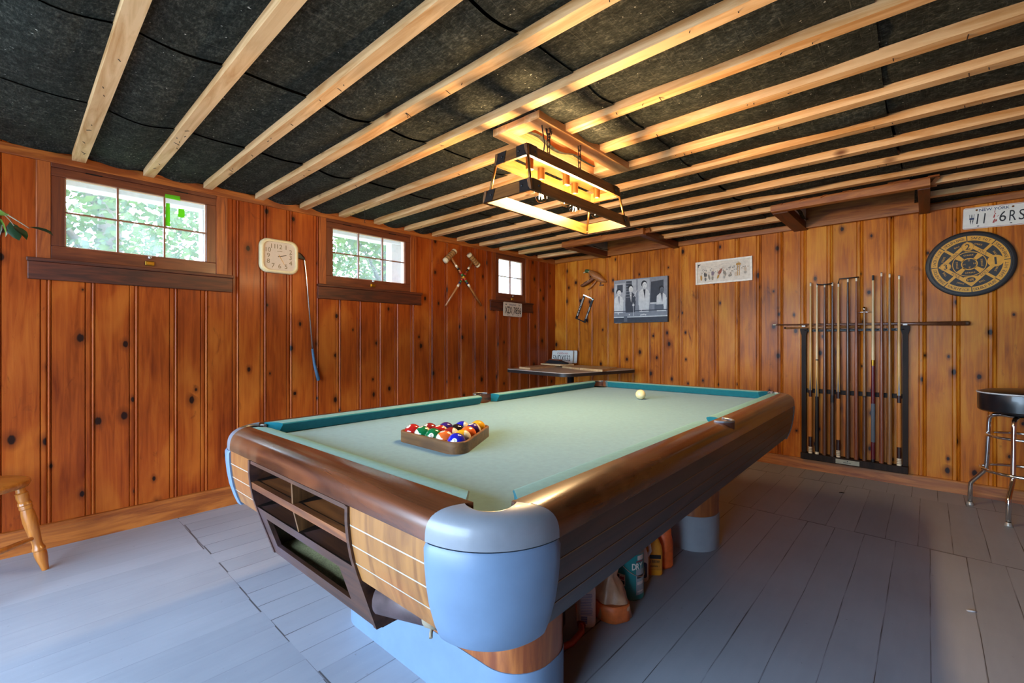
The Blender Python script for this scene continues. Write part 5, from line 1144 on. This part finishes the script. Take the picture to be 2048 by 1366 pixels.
m = MB(); m.lathe([(0, .245), (.019, .245), (.019, .27), (0, .27)], 16, None, False); m.build('cap', M_BLACK, j)
m = MB(); m.tube([(.045, 0, .13), (.066, 0, .165), (.06, 0, .21), (.02, 0, .235)], .009, 8); m.build('handle', M_HDPE, j)
m = MB(); m.prism(rrect(.078, .09, .012), 0, .001, frame(.0375, 0, .07)); m.build('dark_label', plain('jug_label', '#2a3252', .4), j)
k_ = thing('orange_bottle', 'orange yellow cleaner bottle standing behind the white jug', 'bottle', (-.956, 2.04, 0), rad(38)); k_.scale = (.74, .74, .74)
m = MB(); rings = []
for s, z in ((.9, 0), (1, .008), (1, .15), (.9, .18), (.5, .225), (.36, .24)): rings.append([(x, y, z) for x, y in rrect(.10*s, .065*s, .024*s, 5)])
m.loft(rings, True, True); m.build('body', plain('amber_plastic', '#d08a24', .3, 0, .1, 20), k_, auto=50)
m = MB(); m.lathe([(0, .24), (.018, .24), (.018, .275), (.008, .285), (0, .285)], 16, None, False); m.build('cap', plain('orange_cap', '#d2642a', .4), k_)
m = MB(); F = frame(.0327, 0, .085); m.prism(rrect(.08, .10, .008), 0, .0006, F); F = frame(.0335, 0, .085); m.mi = 1; m.flat([(-.035, .022), (.035, .022), (.035, .046), (-.035, .046)], F); glyphs(m, -.03, .03, -.005, .012, F, rr, 6); glyphs(m, -.03, .03, -.03, -.02, F, rr, 9); m.build('printed_label', [plain('label_amber', '#b8741c', .5), M_BLACK], k_)
m = MB(); m.loft([[((rx*(1+.12*sin(a*4+z*40)))*cos(a), rx*.8*sin(a), z) for a in [2*pi*k/24 for k in range(24)]] for z, rx in ((0, .05), (.02, .06), (.14, .062), (.22, .055), (.26, .042), (.275, .02))], True, True)
og = tag(m.build('orange_bag', plain('orange_film', '#d9622a', .4, 0, .2, 30)), 'crumpled bright orange bag standing behind the bottles under the table', 'bag'); og.location = (-.96, 2.135, 0); og.scale = (.8, .8, .85)
vb = thing('tool_case', 'black plastic tool case standing just behind the near table pedestal', 'case', (-1.07, 1.37, 0), rad(20)); m = MB(); m.bx(-.06, .06, -.05, .05, 0, .30, .015); m.build('body', plain('black_plastic', '#1b1a1d', .35), vb, auto=40)
m = MB(); m.bx(-.045, .045, -.054, -.05, .05, .26, .004); m.build('panel', M_BLACK, vb); m = MB(); m.sphere((.045, -.056, .13), .013, 14, 8, (1, .6, 1.4)); m.build('red_latch', plain('latch_red', '#c0453c', .4), vb)
hs = thing('red_hose', 'red rubber hose lying on the floor by the near table pedestal', 'hose'); hs.location = (-1.0, 1.40, 0); m = MB(); m.tube([(-.06, .16, .012), (.0, .09, .012), (.045, .03, .012), (.055, -.05, .012), (.03, -.13, .012), (-.03, -.19, .012)], .011, 10); m.build('hose', plain('red_rubber', '#a23a2e', .5), hs); m = MB(); m.tube([(-.005, .095, .012), (.025, .06, .012)], .016, 10); m.build('coupling', plain('dark_red', '#7a2c26', .4), hs)
sl = thing('white_scrap', 'curled white strip of scrap on the floor before the far table pedestal', 'scrap', (-1.16, 2.50, 0)); m = MB(); m.tube([(-.06, -.03, .006), (-.01, -.045, .006), (.04, -.02, .006), (.07, .03, .006)], .005, 8); m.build('strip', M_WHITE, sl)
for (x, y), lb in (((.13, 2.62), 'small grey white feather alone on the open floor right of the table'), ((-.46, 4.02), 'tiny dark curled crumb on the boards near the wall rack')):
    m = MB(); m.loft([[(-.016, -.004, .001), (-.016, .004, .001), (-.016, .004, .003), (-.016, -.004, .003)], [(.0, -.008, .002), (.0, .008, .002), (.0, .008, .005), (.0, -.008, .005)], [(.018, -.001, .001), (.018, .001, .001), (.018, .001, .003), (.018, -.001, .003)]], True, True); fo = m.build('feather' if x > 0 else 'wood_crumb', plain('feather_grey', '#b5b8c0', .7) if x > 0 else M_IRON); fo.location = (x, y, 0); fo.rotation_euler.z = .5; tag(fo, lb, 'debris')
# ------------------------------------------------------------------ outside the windows
gr = MB(); gr.bx(-24, XL-.16, -14, 18, -.5, -.3); struct(gr.build('lawn_outside', plain('lawn', '#6d7d48', .9, 0, .3, 3)))
gr = MB(); gr.bx(-20, 16, -16, YF-.16, -.25, -.1); struct(gr.build('yard_ground', plain('yard_gravel', '#8f8d85', .9, 0, .2, 3)))
M_SID = plain('white_siding', '#e8e8e8', .6)
po = thing('porch_beam', 'white porch beam across the top of the window view', 'beam', (-4.1, 1.8, 0)); m = MB(); m.bx(-.06, .06, -5, 5, 2.085, 2.35, .005); m.build('beam', M_SID, po)
m = MB(); m.bx(.03, .62, -5, 5, 2.32, 2.34); m.build('soffit', M_SID, po)
for y0, y1, lb in ((.96, 1.06, 'slim white porch post seen at the right of the large window'), (2.605, 2.86, 'broad white porch post seen in the middle window')):
    m = MB(); m.bx(-.05, .05, -(y1-y0)/2, (y1-y0)/2, -.3, 2.084, .004); o = m.build('porch_post', M_SID); o.location = (-4.1, (y0+y1)/2, 0); tag(o, lb, 'post', 'white porch posts')
m = MB(); m.bx(-5.65, -5.5, 5.77, 12.0, -.3, 3.6); sd = m.build('white_shed_wall', M_SID); tag(sd, 'white outbuilding wall filling the small window', 'outbuilding')
def tree(lab, x, y, h, w, seed):
    t = thing('leafy_tree', lab, 'tree', (x, y, -.3), 0, 'trees outside the windows'); rr = random.Random(seed)
    m = MB(); m.tube([(0, 0, 0), (.05, .1, h*.4), (-.05, .05, h*.8)], [.22, .17, .06], 10)
    for k in range(7): a = rr.uniform(0, 6.28); z = h*rr.uniform(.25, .7); m.tube([(0, 0, z), (cos(a)*w*.4, sin(a)*w*.4, z+h*.1), (cos(a)*w*.8, sin(a)*w*.8, z+h*.16)], [.07, .04, .015], 6)
    m.build('trunk', plain('bark%d' % seed, '#4a3f34', .9), t); m = MB()
    cl = [(rr.uniform(-1, 1), rr.uniform(-1, 1), rr.uniform(0, 1)) for _ in range(46)]
    for k in range(9000):
        c_ = cl[rr.randrange(len(cl))]; p = Vector((c_[0]*w+rr.gauss(0, .38), c_[1]*w+rr.gauss(0, .38), .5+c_[2]*(h-.7)+rr.gauss(0, .3)))
        d = Vector((rr.gauss(0, 1), rr.gauss(0, 1), rr.gauss(-.3, .6))).normalized(); s = d.orthogonal().normalized(); L = rr.uniform(.08, .16); m.mi = rr.randrange(3)
        m._f([m._v(p), m._v(p+d*L*.5+s*L*.32), m._v(p+d*L), m._v(p+d*L*.5-s*L*.32)])
    m.build('foliage', MLF, t, normals=False)
MLF = []
for i, c_ in enumerate(('#34422b', '#4c5a30', '#263a24')):
    n = NT('leaf_outside_%d' % i); n.set(Base_Color=lin(c_), Roughness=.6); tl = n.n('BsdfTranslucent'); tl.inputs[0].default_value = lin('#5c7030'); mx = n.n('MixShader'); mx.inputs[0].default_value = .4
    n.L(n.b.outputs[0], mx.inputs[1]); n.L(tl.outputs[0], mx.inputs[2]); n.L(mx.outputs[0], n.t.nodes['Material Output'].inputs[0]); MLF.append(n.m)
tree('leafy tree with dark trunk seen through the left panes of the large window', -9.2, .9, 5.6, 1.35, 1); tree('leafy tree seen through the right panes of the large window', -11.0, 3.4, 6.2, 1.5, 2); tree('leafy tree seen through the middle window', -9.4, 5.8, 5.6, 1.4, 3); tree('hazy leafy tree farther back behind the middle window view', -13.5, 8.6, 7.5, 1.9, 4)
# ------------------------------------------------------------------ light
w = bpy.data.worlds.new('sky'); S.world = w; w.use_nodes = True; bg = w.node_tree.nodes['Background']; bg.inputs[0].default_value = (.57, .77, 1.0, 1); bg.inputs[1].default_value = SKY
sun = bpy.data.lights.new('sun', 'SUN'); sun.energy = 6; sun.angle = .02; sun.color = (1, .95, .85); so = bpy.data.objects.new('sun', sun); C.objects.link(so); so.rotation_euler = (rad(52), 0, rad(150))
def portal(name, loc, rot, sx, sy):
    l = bpy.data.lights.new(name, 'AREA'); l.shape = 'RECTANGLE'; l.size = sx; l.size_y = sy; l.cycles.is_portal = True; o = bpy.data.objects.new(name, l); C.objects.link(o); o.location = loc; o.rotation_euler = rot
portal('door_portal', ((DOOR[0]+DOOR[1])/2, YF-.13, 1.01), (rad(90), 0, 0), DOOR[1]-DOOR[0], 2.02)
for k, (y0, y1, z0, z1) in enumerate(WINS): portal('window_portal_%d' % k, (XL-.14, (y0+y1)/2, (z0+z1)/2), (rad(90), 0, rad(-90)), y1-y0+.1, z1-z0+.1)
for k in range(5):
    l = bpy.data.lights.new('bulb_light', 'POINT'); l.energy = BULB; l.color = (1, .72, .40); l.shadow_soft_size = .018
    o = bpy.data.objects.new('bulb_light', l); C.objects.link(o); o.location = (-1.275+(.022 if k % 2 == 0 else -.022), 1.757-.285+.133*k+.01, 1.825-.062)
cam = bpy.data.cameras.new('camera'); cam.lens = 16.007; cam.sensor_width = 36; cam.shift_y = -2.6/2048; cam.clip_start = .05; cam.clip_end = 200
co = bpy.data.objects.new('camera', cam); C.objects.link(co); co.location = (0, 0, 1.10); co.rotation_euler = (rad(90), 0, rad(42.432)); S.camera = co
S.view_settings.view_transform = 'Standard'; S.view_settings.look = 'None'; S.view_settings.gamma = 1; S.view_settings.exposure = EXPO
S.cycles.use_denoising = True; S.cycles.max_bounces = 8; S.cycles.diffuse_bounces = 5; S.cycles.transparent_max_bounces = 12; S.cycles.sample_clamp_indirect = 4
